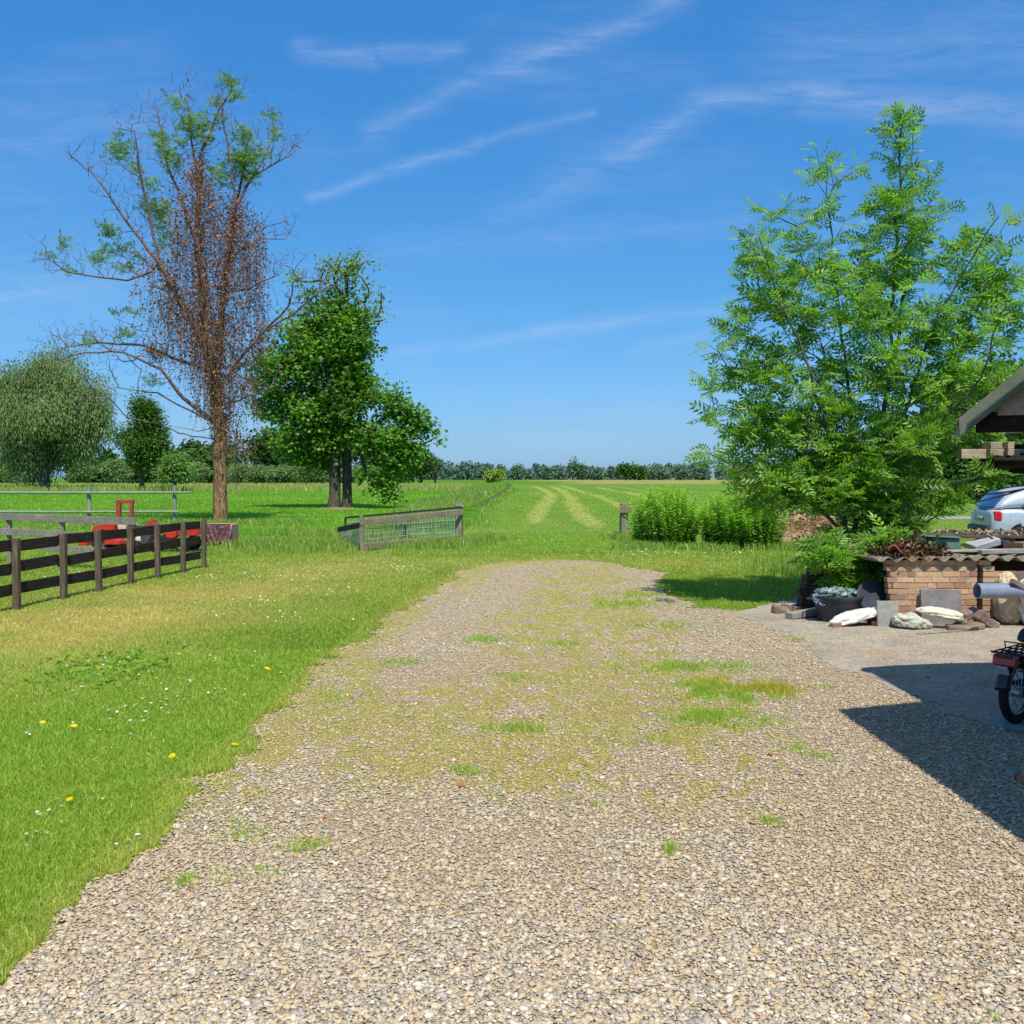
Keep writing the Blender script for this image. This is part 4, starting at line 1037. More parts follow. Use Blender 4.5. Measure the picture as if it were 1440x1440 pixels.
mb = MB(); mb.beam(R3(130, 766), R3(250, 764), .08, .07); mb.beam(R3(130, 764, .4), R3(250, 762, .4), .08, .07); mb.beam(R3(180, 740, .2), R3(240, 742, .2), .06, .05); mb.build('chassis', steel, mt, bevel=.004)
mb = MB(); c0 = R3(197, 756, -.1); mb.box(c0 + [.02, 0, .02], (.16, .25, .2), rotm(0, R(8), 0)); mb.build('engine_cover', whitep, mt, bevel=.03)
mb = MB(); mb.box(R3(188, 756, -.1), (.07, .25, .24)); mb.build('engine_grille', red, mt, bevel=.01)
mb = MB(); c0 = R3(209, 757, -.1); mb.box(c0, (.26, .28, .22)); mb.tube([c0 + [-.1, 0, .1], c0 + [0, 0, .2], c0 + [.15, 0, .18]], .025, 8); mb.box(c0 + [.2, 0, -.02], (.18, .2, .12)); mb.build('engine_block', steel, mt, bevel=.015)
mb = MB(); mb.prism(pxpoly([(200, 742), (205, 735), (212, 731), (214, 736), (218, 741), (217, 745)]), MZ, (0, YR + .2, 0), .3); mb.build('seat_bracket', redd, mt, bevel=.01)
for (px, py, rd) in ((150, 758, .19), (228, 757, .2), (263, 762, .17)):
    c0 = R3(px, py); c0[2] = rd
    for dy in (-.3, .45):
        Mw = rotm(R(90), 0, 0)
        mb = MB(); mb.lathe([(rd * .6, -.06), (rd * .92, -.07), (rd, -.04), (rd, .04), (rd * .92, .07), (rd * .6, .06)], c0 + [0, dy, 0], 22, Mw); wv = mb.build('wheel', black, mt, auto=True)
        mb = MB(); mb.lathe([(.0, -.02), (rd * .3, -.03), (rd * .6, -.055), (rd * .6, .055), (rd * .3, .03), (0, .02)], c0 + [0, dy, 0], 18, Mw); mb.build('rim', steel, wv, auto=True)
mb = MB(); mb.prism(pxpoly([(258, 752), (259, 745), (272, 743), (285, 741.5), (286, 752)]), MZ, (0, YR, 0), .7); mb.build('hopper', red, mt, bevel=.012)
mb = MB(); mb.prism(pxpoly([(272.6, 752.6), (272.6, 742.4), (274, 742.2), (274, 752.6)]), MZ, (0, YR, 0), .712); mb.build('hopper_rib', redd, mt)
mb = MB(); mb.prism(pxpoly([(237, 748), (252, 746), (253, 754), (246, 757), (238, 755)]), MZ, (0, YR - .1, 0), .3); mb.build('gearbox', red, mt, bevel=.02)
mb = MB(); mb.prism(pxpoly([(239, 769), (240, 765), (250, 764), (251, 768)]), MZ, (0, YR - .35, 0), .2); mb.build('skid_plate', redd, mt, bevel=.01)
mb = MB(); mb.tube([R3(178, 739), R3(190, 738), R3(204, 741)], .02, 6); mb.tube([R3(215, 745), R3(228, 748), R3(240, 744)], .022, 6); mb.build('linkage', steel, mt, smooth=True)

# ---- tarpaulin covered crate
tarp = NT('plum_tarpaulin'); p = tarp.pos()
nn = tarp.noise(p, 5, 4, .6); 
tarp.bsdf(tarp.mix(tarp.rng(nn, .35, .7), lin(96, 62, 66), lin(128, 86, 88)), .38, 0, tarp.bump(tarp.noise(p, 9, 4, .6, dist=1.5), .8, .04), .5)
tarpe = m_generic('tarp_hem', lin(168, 122, 114), lin(196, 150, 138), 10, .6)
YT = 23.2; a = P(288.5, 738, YT); b = P(326, 736, YT)
x0, x1, zt = a[0], b[0], (a[2] + b[2]) / 2
tc = thing('covered_crate', [(x0 + x1) / 2, YT, 0], 'crate wrapped in a creased plum tarpaulin at the foot of the half dead tree', 'crate')
nx, nzv = 48, 34
U, Wv = np.meshgrid(np.linspace(0, 1, nx), np.linspace(0, 1, nzv)); U = U.ravel(); Wv = Wv.ravel()
swag = .055 * np.sin(U * 3.14 * 1.0) * (1 - Wv) ** .5
fold = .045 * np.abs(np.sin((U * 5.2 + (1 - Wv) * 1.6 * np.sign(U - .5)) * 3.14)) * (1 - Wv) ** .6 + .03 * fbm(U * 6, Wv * 5, 3)
zb = .07 + .10 * (U > .84) * 0
X_ = x0 + (x1 - x0) * (U * (1 - .06 * (1 - Wv)) + .0); Z_ = zb + (zt - zb) * Wv; Y_ = YT - fold - .03
i = np.arange(nzv - 1)[:, None] * nx + np.arange(nx - 1)[None, :]; Fq = np.stack([i, i + 1, i + nx + 1, i + nx], -1).reshape(-1, 4)
np_obj('tarpaulin', np.stack([X_, Y_, Z_], 1), Fq, tarp.m, tc, smooth=True)
mb = MB(); mb.box(((x0 + x1) / 2, YT + .35, zt / 2 + .02), (x1 - x0 - .05, .6, zt - .06)); mb.build('crate_body', tarpe, tc, bevel=.02)
mb = MB(); mb.tube([[x0 - .01, YT - .04, zt], [(x0 + x1) / 2, YT - .04, zt + .012], [x1 + .01, YT - .04, zt + .004]], .016, 8); mb.tube([[x1 + .0, YT - .04, zt], [x1 - .03, YT - .05, .3], [x1 - .08, YT - .04, .09]], .018, 8); mb.build('hem', tarpe, tc, smooth=True)
# ================================================================== right hand side
brick_r = NT('brick_clay'); p = brick_r.pos()
rn = brick_r.attr('tint')
bc = brick_r.ramp(rn, [(0, lin(158, 122, 98)), (.3, lin(184, 144, 114)), (.6, lin(200, 160, 126)), (.85, lin(212, 176, 140)), (1, lin(168, 126, 104))])
n1 = brick_r.noise(p, 38, 5, .7); n2 = brick_r.noise(p, 5, 4)
bc = brick_r.mix(brick_r.rng(n1, .5, .8, 0, .55), bc, lin(112, 78, 60)); bc = brick_r.mix(brick_r.rng(n2, .5, .75, 0, .35), bc, lin(186, 164, 130))
brick_r.bsdf(bc, .9, 0, brick_r.bump(n1, .8, .006), .15)
mortar = m_generic('mortar', lin(150, 134, 114), lin(196, 180, 156), 14, .95, .7, .006)
brick_d = m_generic('shaded_brick', lin(70, 52, 46), lin(108, 78, 66), 12, .9, .6, .006, dirt=.6, dirtc=lin(70, 62, 50))  # base colours lowered to carry the shade over the stack under the ash

def brick_mesh(name, boxes, mat, parent):
    """boxes: (centre, size, rot or None); small bevel by modifier, tint per brick"""
    V = []; F = []; tn = []
    for k, (c, s_, M) in enumerate(boxes):
        mb = MB(); mb.box(c, s_, M); v = mb.V[0] + rng.normal(0, .0012, (8, 3)); V.append(v); F += [[i + 8 * k for i in f] for f in mb.F]; tn += [rng.random()] * 8
    o = np_obj(name, np.concatenate(V), F, mat, parent, attrs={'tint': np.array(tn)})
    return o
YWL = 10.8
wx0 = P(1251, 880, YWL)[0]; wx1 = P(1373, 880, YWL)[0]; zt = P(1300, 787, YWL)[2]
wall = thing('brick_store_wall', [wx0, YWL, 0], 'low wall of orange brown bricks carrying a corrugated sheet', 'wall')
ch = .0652; nco = 11; bl = .198; boxes = []
ytop = nco * ch
for r_ in range(nco):
    z = .01 + ch * (r_ + .5); off = [0, -.5, -.25, -.6][r_ % 4] * bl; x = wx0 + off - (.02 if r_ % 3 == 0 else 0)
    while x < wx1:
        L = bl if rng.random() > .16 else bl * .5
        a_ = max(x, wx0 - rng.uniform(0, .05)); b_ = min(x + L - .013, wx1)
        if b_ - a_ > .03: boxes.append(((((a_ + b_) / 2)), YWL + .05 + rng.normal(0, .002), z)); boxes[-1] = (boxes[-1], (b_ - a_, .10, ch - .0115), None)
        x += L
brick_mesh('brickwork', boxes, brick_r.m, wall)
mb = MB(); mb.box(((wx0 + wx1) / 2 + .01, YWL + .0535, ytop / 2), (wx1 - wx0 - .05, .098, ytop - .01)); mb.build('mortar', mortar, wall)
# second short wall end, right of the dark gap
px0 = P(1385, 880, YWL)[0]; px1 = P(1398, 880, YWL)[0]
wall2 = thing('brick_pier', [px0, YWL + .05, 0], 'narrow brick pier standing just right of the brick wall behind the grey pipe', 'pier')
boxes = []
for r_ in range(nco):
    z = .01 + ch * (r_ + .5); jit = (.05 if 2 < r_ < 9 else .0) + rng.uniform(0, .012)
    for k in range(3): boxes.append((((px0 + px1) / 2 + jit / 2 - .02 - (.05 if r_ == 10 else 0), YWL + .1 + k * .212, z), (px1 - px0 + .02 + jit, .205, ch - .010), None))
brick_mesh('brickwork', boxes, brick_r.m, wall2)
mb = MB(); mb.box(((px0 + px1) / 2 - .02, YWL + .33, ytop / 2), (px1 - px0 - .02, .6, ytop - .01)); mb.build('mortar', mortar, wall2)
# back wall of the store, in the dark
mb = MB(); mb.box((wx0 + 1.9, YWL + 1.15, .36), (3.7, .1, .72)); o = mb.build('store_back_wall', brick_d, loc=(wx0 + 1.9, YWL + 1.15, 0)); tag(o, 'dark back wall of the covered brick store, seen in the shade behind the pier', 'wall')

# ---- corrugated sheet
asb = m_generic('fibre_cement', lin(130, 122, 108), lin(170, 160, 142), 8, .95, .6, .006, dirt=.7, dirtc=lin(104, 92, 70))
sx0 = P(1228, 785, YWL - .06)[0]; sx1 = sx0 + 3.6; zc = zt + .012
n = 360; u = np.linspace(0, 1, n); xx = sx0 + (sx1 - sx0) * u
per_ = .177
def corr_z(x): return zc + .024 * np.cos((x - sx0) * 2 * math.pi / per_) - .02 * np.clip(((sx0 + .05 - x) / .1), 0, 1)
V = []
ys = np.linspace(YWL - .065, YWL + 1.25, 12)
for dz in (0, -.007):
    for y in ys: V.append(np.stack([xx, np.full(n, y), corr_z(xx) + dz - (y - YWL) * .03 + .004 * np.sin(xx * 3 + y)], 1))
V = np.concatenate(V); m = len(ys); Fc = []
for L_ in (0, 1):
    b0 = L_ * m * n
    for j in range(m - 1):
        i = b0 + j * n + np.arange(n - 1); q4 = np.stack([i, i + 1, i + n + 1, i + n], 1); Fc.append(q4 if L_ == 0 else q4[:, ::-1])
i = np.arange(n - 1); Fc.append(np.stack([i, i + m * n, i + m * n + 1, i + 1], 1))
o = np_obj('corrugated_sheet', V, Fc, asb, loc=(sx0, YWL, zc), smooth=True)
try: o.data.set_sharp_from_angle(angle=R(50))
except Exception: pass
tag(o, 'grey corrugated fibre cement sheet lying on the brick wall', 'roof sheet')

# ---- things on the sheet
tile = m_generic('roof_tile_clay', lin(140, 78, 58), lin(176, 112, 84), 9, .85, .4, .004, dirt=.4)
def S3(px, py, y): return P(px, py, y)
def piece(name, mat, px, py, y, size, rot, label, cat, group=None, bevel=.006, z=None):
    c = P(px, py, y)
    if z is not None: c[2] = z
    mb = MB(); mb.box((0, 0, 0), size, rotm(*[R(a) for a in rot])); mb.V = [mb.V[0] + rng.normal(0, min(size) * .06, (8, 3)) + c]
    o = mb.build(name, mat, loc=(c[0], c[1], c[2] - size[2] / 2), bevel=bevel); tag(o, label, cat, group); return o
def curved_tile(px, py, y, rot, label, L=.30, Wd=.2):
    c = P(px, py, y); n = 9; V = []; M = rotm(*[R(a) for a in rot])
    for th in (0, -.014):
        for s_ in (-.5, .5):
            for k in range(n):
                a = -1 + 2 * k / (n - 1); V.append([s_ * L, a * Wd / 2, .045 * math.sin(a * 3.0) + th])
    V = np.array(V) @ M.T + c; F = []
    for k in range(n - 1): F += [[k, k + 1, n + k + 1, n + k], [2 * n + k, 3 * n + k, 3 * n + k + 1, 2 * n + k + 1], [k, 2 * n + k, 2 * n + k + 1, k + 1], [n + k, n + k + 1, 3 * n + k + 1, 3 * n + k]]
    F += [[0, n, 3 * n, 2 * n], [n - 1, 3 * n - 1 + 0, 4 * n - 1, 2 * n - 1]]
    o = np_obj('roof_tile', V, F, tile, loc=c, smooth=False); tag(o, label, 'roof tile', 'broken red roof tiles on the corrugated sheet')
curved_tile(1266, 776, YWL + .12, (0, 20, 60), 'reddish roof tile leaning furthest left on the corrugated sheet')
curved_tile(1272, 770, YWL + .32, (10, -12, 30), 'reddish roof tile behind the leftmost one, against the leaf litter')
curved_tile(1296, 781, YWL + .08, (8, 8, 80), 'small broken tile end showing above the third wave of the sheet', .2, .16)
piece('broken_tile', m_generic('pale_tile', lin(176, 140, 110), lin(214, 188, 156), 9, .9), 1279, 769, YWL + .35, (.14, .10, .03), (30, 40, 20), 'pale sandy broken tile standing behind the red tiles', 'roof tile')
litter = m_leaf('leaf_litter', lin(46, 40, 32), lin(92, 80, 60), .1, .02, lin(160, 136, 100))
pl = []; nl = 900
c1 = np.stack([rng.uniform(sx0 + .15, sx0 + .95, nl), YWL + .35 + rng.normal(0, .16, nl), np.zeros(nl)], 1); c1[:, 2] = zc + .03 + np.abs(rng.normal(0, .06, nl)) * np.exp(-((c1[:, 0] - sx0 - .6) / .35) ** 2) * 2.0
V, Fs, tn = scatter(T_diamond(.7), c1, rdir(nl), rdir(nl, 0, 1), rng.uniform(.03, .07, nl)); o = np_obj('leaf_litter', V, Fs, litter, loc=(sx0 + .5, YWL + .3, zc), attrs={'tint': tn}); tag(o, 'dark dead leaves piled on the corrugated sheet by the red tiles', 'leaf litter', kind='stuff')
# green plastic box
gb = m_generic('green_plastic', lin(66, 116, 98), lin(92, 142, 122), 6, .4, .1, .002, spec=.5, dirt=.3)
c = P(1324, 772, YWL + .55); bx = thing('green_box', [c[0], c[1], c[2]], 'upturned green plastic box under the raised board, left of the grey junk', 'box')
mb = MB(); mb.box(c + [0, 0, .07], (.36, .3, .15), rotm(0, 0, R(-8)), .9); mb.build('box_body', gb, bx, bevel=.02)
mb = MB(); mb.box(c + [-.03, 0, .152], (.40, .33, .014), rotm(0, R(2), R(-8))); mb.build('box_lid', gb, bx, bevel=.005)
mb = MB(); mb.box(c + [-.07, -.152, .085], (.12, .012, .05), rotm(0, 0, R(-8))); mb.build('latch', m_generic('dark_green_plastic', lin(24, 52, 48), lin(36, 66, 60), 5, .4), bx, bevel=.005)
# raised board with moss and gravel on top
slab = m_generic('old_board', lin(70, 62, 54), lin(104, 94, 80), 7, .95, .6, .006)
zb = P(1350, 757, YWL + .7)[2]; xb0 = P(1279, 757, YWL + .7)[0]
rb_ = thing('raised_board', [xb0, YWL + .7, zb], 'dark raised board strewn with gravel and moss above the green box', 'board')
mb = MB(); mb.box((xb0 + 1.2, YWL + .85, zb + .025), (2.4, .62, .035), rotm(0, R(.2), 0)); mb.build('board', slab, rb_, bevel=.006)
for xx_ in (.55, 1.5, 2.2):
    mb = MB(); mb.box((xb0 + xx_, YWL + 1.0, (zb + zc) / 2 + .01), (.1, .1, zb - zc - .02)); mb.build('support', brick_d, rb_, bevel=.004)
pb = []; mb = MB()
grit = m_leaf('grit', lin(120, 100, 80), lin(204, 186, 160), 0, .02, lin(90, 96, 56))
ng = 900; gx = xb0 + .35 + rng.random(ng) ** .8 * 2.0; gpz = np.stack([gx, YWL + .58 + rng.random(ng) * .5, zb + .045 + rng.random(ng) * .035], 1)
V, Fs, tn = scatter(T_diamond(.9, .3), gpz, rdir(ng), rdir(ng, 0, 1), rng.uniform(.02, .055, ng)); np_obj('grit', V, Fs, grit, rb_, attrs={'tint': tn})
# bits between sheet and board
grey_p = m_generic('grey_plastic', lin(150, 152, 158), lin(190, 192, 198), 6, .5, .2, .003)
piece('plastic_sheet', grey_p, 1382, 764, YWL + .5, (.34, .2, .07), (12, -14, 8), 'pale grey folded plastic under the raised board', 'plastic sheet')
piece('plastic_sheet', m_generic('dark_plastic_sheet', lin(46, 48, 56), lin(70, 72, 82), 6, .45, .2, .003), 1404, 760, YWL + .55, (.24, .2, .05), (10, 12, -5), 'dark folded plastic under the raised board, beside the loose brick', 'plastic sheet')
piece('brick', brick_d, 1424, 767, YWL + .42, (.10, .21, .065), (0, 0, 70), 'dark brick on end under the raised board near the photo edge', 'brick', bevel=.004)
piece('brick', brick_r.m, 1437, 766, YWL + .42, (.10, .21, .075), (0, 4, 85), 'orange brick at the right edge under the raised board', 'brick', bevel=.004)
whw = m_wood('pale_plank', lin(176, 166, 150), lin(206, 198, 182), 0)
a = P(1318, 775, YWL + .3); mb = MB(); mb.beam(a, a + [1.3, -.12, .03], .05, .03); o = mb.build('plank', whw, loc=a, bevel=.004); tag(o, 'long pale thin plank lying on the corrugated sheet', 'plank')
a = P(1378, 776, YWL + .2); mb = MB(); mb.beam(a, a + [1.1, .02, .015], .10, .045); o = mb.build('plank', m_wood('grey_plank', lin(150, 148, 144), lin(190, 186, 180), 0), loc=a, bevel=.004); tag(o, 'thick grey plank on the corrugated sheet at the right edge', 'plank')

# ---- rough brick stack left of the store, in the shade
stk = thing('brick_stack', [P(1160, 856, 12.0)[0], 12.0, 0], 'tumbledown stack of old bricks coloured dark for the shade under the young ash', 'brick stack'); boxes = []
for lay in range(9):
    z = .03 + lay * .062; xl = P(1124 + (8 if lay > 3 else 0) + (7 if lay > 6 else 0) + rng.uniform(-3, 3), 850, 12.0)[0]; x = xl
    while x < P(1232, 850, 12.0)[0]:
        for k in range(2): boxes.append(((x + .1, 12.0 + k * .11 + rng.normal(0, .008), z), (.2, .1, .054), rotm(0, 0, rng.normal(0, .04))))
        x += .21 + rng.uniform(0, .02)
brick_mesh('bricks', boxes, brick_d, stk)
piece('bark_lump', m_bark('stump', lin(120, 84, 64), lin(170, 126, 96)), 1157, 800, 12.0, (.26, .2, .14), (10, 20, 30), 'reddish rotten lump lying on top of the dark brick stack', 'wood lump', bevel=.03)

# ---- soft bags
def bag(name, mat, c, size, rot, label, seed=1, puck=.12, tails=(), cat='bag', group=None, squash=.5):
    nu, nv_ = 72, 40; th = np.linspace(0, 2 * math.pi, nu, endpoint=False); ph = np.linspace(-math.pi / 2, math.pi / 2, nv_)
    TH, PH = np.meshgrid(th, ph); TH = TH.ravel(); PH = PH.ravel()
    e = .62
    X = np.sign(np.sin(PH)) * np.abs(np.sin(PH)) ** e
    cr = np.abs(np.cos(PH)) ** e
    Y = cr * np.sign(np.cos(TH)) * np.abs(np.cos(TH)) ** .9; Z = cr * np.sign(np.sin(TH)) * np.abs(np.sin(TH)) ** .9
    w1 = fbm(X * 2.2 + 10 + Y, Z * 2.2 + seed + Y * .7, seed, 4) - .5
    w2 = np.abs(fbm(X * 4 + 5 + Z, Y * 4 + seed * 3 + Z, seed + 5, 4) - .5)
    w3 = np.abs(np.sin(TH * 4.5 + 7 * w1 + seed)) ** .6 * np.clip(np.abs(X), .15, 1) ** 1.5; w4 = np.abs(fbm(X * 9 + 3, Y * 5 + seed + Z * 5, seed + 9, 3) - .5)
    f = 1 + puck * 2.6 * w1 - puck * 3.2 * w2 - puck * 1.5 * (1 - w3) * np.abs(X) - puck * 1.6 * w4
    taper = 1.0
    for sg, am in tails: taper = taper * (1 - am * np.clip(sg * X, 0, 1) ** 3)
    V = np.stack([X * size[0] / 2 * (1 + .3 * w1 * puck), Y * f * size[1] / 2 * taper, Z * f * size[2] / 2 * taper], 1)
    V[:, 2] = np.where(V[:, 2] < 0, V[:, 2] * squash, V[:, 2])
    V = V @ rotm(*[R(a) for a in rot]).T
    V[:, 2] -= V[:, 2].min(); V += np.array(c)
    i = (np.arange(nv_ - 1)[:, None] * nu + np.arange(nu)[None, :]); j = (np.arange(nv_ - 1)[:, None] * nu + (np.arange(nu)[None, :] + 1) % nu)
    F = np.stack([i, j, j + nu, i + nu], -1).reshape(-1, 4)
    o = np_obj(name, V, F, mat, loc=c, smooth=True); tag(o, label, cat, group); return o
wbag = m_generic('white_sack', lin(214, 210, 202), lin(238, 235, 228), 9, .5, .5, .012, spec=.4, dirt=.35, dirtc=lin(170, 156, 130))
gbag = m_generic('greyish_sack', lin(176, 176, 158), lin(214, 214, 196), 8, .45, .6, .012, spec=.4, dirt=.4, dirtc=lin(150, 148, 116))
ybag = m_generic('creamy_sack', lin(208, 206, 176), lin(234, 232, 208), 9, .45, .6, .012, spec=.4, dirt=.35, dirtc=lin(170, 160, 116))
tbag = m_generic('beige_sack', lin(196, 174, 136), lin(222, 204, 168), 9, .6, .6, .012, dirt=.4, dirtc=lin(150, 124, 86))
def GY(px, Y, z=0): q_ = P(px, 800, Y); return np.array([q_[0], Y, z])
bag('sack', wbag, GY(1201, 10.62), (.62, .26, .20), (0, -14, 12), 'long white sack lying against the black tub', 3, .17, ((-1, .55), (1, .15)))
bag('sack', gbag, GY(1284, 10.42), (.42, .30, .26), (0, 6, -10), 'greyish bulging sack slumped in front of the grey slabs', 7, .24, ((1, .7),))
bag('sack', ybag, GY(1322, 10.44, .09), (.50, .22, .18), (0, 10, -8), 'cream white sack lying across the greyish one', 9, .26, ((-1, .6),))
bag('sack', tbag, GY(1418, 10.75), (.60, .34, .34), (0, 84, 0), 'beige sack of sand standing right of the brick pier', 12, .2, ((-1, .35),), squash=1)
bag('sack', wbag, GY(1452, 10.6), (.54, .32, .34), (0, 80, 10), 'white sack standing at the right edge beyond the beige sack', 15, .2, ((-1, .3),), squash=1)
# ---- concrete slabs
conc = m_generic('grey_paver', lin(128, 128, 122), lin(176, 172, 162), 3, .9, .4, .003, dirt=.4, dirtc=lin(112, 108, 96))
conc2 = m_generic('dark_paver', lin(112, 110, 110), lin(146, 142, 140), 4, .9, .4, .003, dirt=.5, dirtc=lin(150, 144, 136))
def leaning(px0, px1, Y, h, mat, label, tilt=-14, roll=0, th=.04):
    a = GY(px0, Y); b = GY(px1, Y); c = (a + b) / 2; mb = MB(); M = rotm(R(tilt), R(roll), 0)
    mb.box(c + [0, .5 * h * math.sin(R(-tilt)), h / 2 * math.cos(R(tilt))], (b[0] - a[0], th, h), M); o = mb.build('paving_slab', mat, loc=c, bevel=.004); tag(o, label, 'paving slab')
leaning(1235, 1265, 10.55, .29, conc, 'small pale grey paving slab leaning left of the greyish sack', -10, 2)
leaning(1297, 1354, 10.68, .40, conc2, 'large dark grey paving slab leaning on the brick wall behind the sacks', -9, 1)
for k, (px, Y, z, rz, lb) in enumerate(((1229, 10.66, .03, 80, 'brick at the foot of the small pale slab, lowest of two'), (1230, 10.7, .10, 70, 'brick resting on another beside the small pale slab'))):
    piece('brick', brick_d, px, 870, Y, (.19, .09, .06), (0, 0, rz), lb, 'brick', z=z, bevel=.004)
piece('brick', brick_r.m, 1175, 880, 10.5, (.11, .08, .06), (5, 0, 15), 'small broken brick end in front of the long white sack', 'brick', z=.028, bevel=.006)
stone = m_generic('rubble_stone', lin(112, 96, 86), lin(160, 138, 122), 7, .9, .6, .008)
for k, (px, Y, z, s_, rt, lb) in enumerate(((1362, 10.56, .15, (.22, .12, .09), (12, -12, 15), 'brown brick lump at the top left of the rubble pile by the pier'), (1378, 10.52, .13, (.17, .13, .13), (20, 30, 40), 'angular block at the top right of the rubble pile by the pier'), (1352, 10.46, .07, (.15, .12, .07), (5, 20, 60), 'rounded stone on the left side of the rubble pile'), (1350, 10.34, .028, (.28, .15, .055), (0, 2, -8), 'flat stone lying in front of the rubble pile'), (1371, 10.36, .04, (.18, .14, .06), (4, -6, 20), 'flat rounded stone right of the front flat one'), (1392, 10.5, .06, (.16, .14, .09), (14, 25, 10), 'stone at the foot of the brick pier'))):
    piece('rubble', stone, px, 880, Y, s_, rt, lb, 'stone', 'rubble beside the brick pier', bevel=.018, z=z)
# ---- grey pipe and channel
pvc = m_generic('grey_pvc', lin(118, 130, 152), lin(140, 152, 172), 3, .4, .1, .001, spec=.5, dirt=.15)
a = P(1374, 831, 10.45); pr_ = .085
Mx = rotm(0, R(90), R(4)); mb = MB(); Lp = 1.6
mb.lathe([(pr_ - .012, .02), (pr_ - .012, 0), (pr_, 0), (pr_, Lp), (pr_ - .012, Lp), (pr_ - .012, .02)], a, 36, Mx)
o = mb.build('drain_pipe', pvc, loc=a, auto=True); tag(o, 'grey blue plastic drain pipe poking out in front of the brick pier', 'pipe')
for q_ in o.data.polygons: q_.use_smooth = True
cm = m_generic('brown_channel', lin(122, 106, 92), lin(150, 134, 118), 5, .8)
a = P(1404, 810, 10.9); mb = MB(); mb.box(a + [.35, 0, .0], (.9, .2, .13), rotm(0, 0, 0)); o = mb.build('timber_block', cm, loc=a + [.35, 0, -.06], bevel=.008); tag(o, 'short brown timber block lying above the grey pipe', 'timber')
a = P(1438, 824, 10.4); mb = MB(); mb.beam(a + [-.12, 0, .06], a + [.2, .05, -.12], .06, .05); o = mb.build('timber_offcut', cm, loc=a, bevel=.006); tag(o, 'slanting brown offcut resting on the far end of the grey pipe', 'timber')
a = P(1446, 803, 10.8); 
# shelf that carries pipe and block
sh = thing('storage_rack', [5.95, 10.9, 0], 'dark rack behind the sacks that carries the pipe and timber', 'rack')
for xx_ in (6.1, 6.9): mb = MB(); mb.box((xx_, 10.7, .38), (.07, .4, .76)); mb.build('upright', slab, sh, bevel=.004)
mb = MB(); mb.box((6.3, 10.7, .27), (1.1, .4, .03)); mb.build('shelf', slab, sh, bevel=.004)

# ---- black mortar tub with plastic
blk = m_generic('black_tub_plastic', lin(34, 36, 42), lin(56, 58, 66), 4, .5, .15, .002, spec=.45, dirt=.35, dirtc=lin(110, 104, 96))
tc_ = GY(1178, 11.0); rt = .28
tb = thing('mortar_tub', tc_, 'round black builders tub filled with crumpled green plastic', 'tub')
mb = MB(); mb.lathe([(0, .005), (.20, .005), (.215, .02), (.262, .27), (.285, .275), (.29, .3), (.268, .31), (.255, .3), (.21, .06), (0, .05)], tc_, 40); o_ = mb.build('tub_body', blk, tb, smooth=True, auto=True)
mb = MB()
for sg in (-1, 1): mb.tube([tc_ + [sg * .27, -.06, .28], tc_ + [sg * .33, -.05, .26], tc_ + [sg * .33, .05, .26], tc_ + [sg * .27, .06, .28]], .012, 8)
mb.build('handle', blk, tb, smooth=True)
pla = NT('green_tinted_plastic'); p = pla.pos(); nn = pla.noise(p, 26, 5, .75)
pla.bsdf(pla.mix(pla.rng(nn, .5, .62), lin(78, 104, 100), lin(186, 204, 196)), .22, 0, pla.bump(pla.noise(p, 11, 4, .6, dist=1), .7, .02), .6)
bag('crumpled_plastic', pla.m, tc_ + [.04, 0, .22], (.56, .42, .24), (8, 3, 10), 'crumpled greenish plastic sheet heaped in the black tub', 21, .45, (), cat='plastic sheet')
bag('crumpled_plastic', m_generic('blue_grey_plastic', lin(88, 110, 124), lin(130, 150, 160), 8, .3, .5, .01, spec=.6), tc_ + [-.2, -.06, .18], (.22, .26, .16), (20, 20, 0), 'blue grey plastic flap hanging over the left rim of the black tub', 22, .4, (), cat='plastic sheet')
mb = MB(); cc = P(1228, 842, 10.95); Md = rotm(R(58), R(32), 0); mb.lathe([(0, 0), (.2, 0), (.215, .012), (.2, .024), (0, .02)], cc, 32, Md); o = mb.build('tub_lid', m_generic('dark_lid', lin(50, 52, 62), lin(76, 78, 90), 5, .5), loc=cc, auto=True); tag(o, 'dark round plastic lid leaning between the tub and the store', 'lid')
a = GY(1110, 11.1); b = GY(1152, 11.35); mb = MB(); mb.beam(a + [0, 0, .05], b + [0, 0, .07], .12, .07); o = mb.build('concrete_kerb', conc, loc=a, bevel=.006); tag(o, 'grey concrete edging piece lying left of the black tub', 'kerb stone')
for k, (px, Y, s_, lb) in enumerate(((1098, 11.6, (.2, .14, .09), 'dark stone left of the concrete edging piece'), (1108, 11.75, (.16, .12, .1), 'second dark stone, behind the one left of the edging piece'), (1122, 11.7, (.12, .1, .08), 'smallest of the dark stones by the brick stack'))):
    piece('rubble', stone, px, 860, Y, s_, (10, 12, 30 * k), lb, 'stone', 'dark stones at the foot of the brick stack', bevel=.02, z=.04)

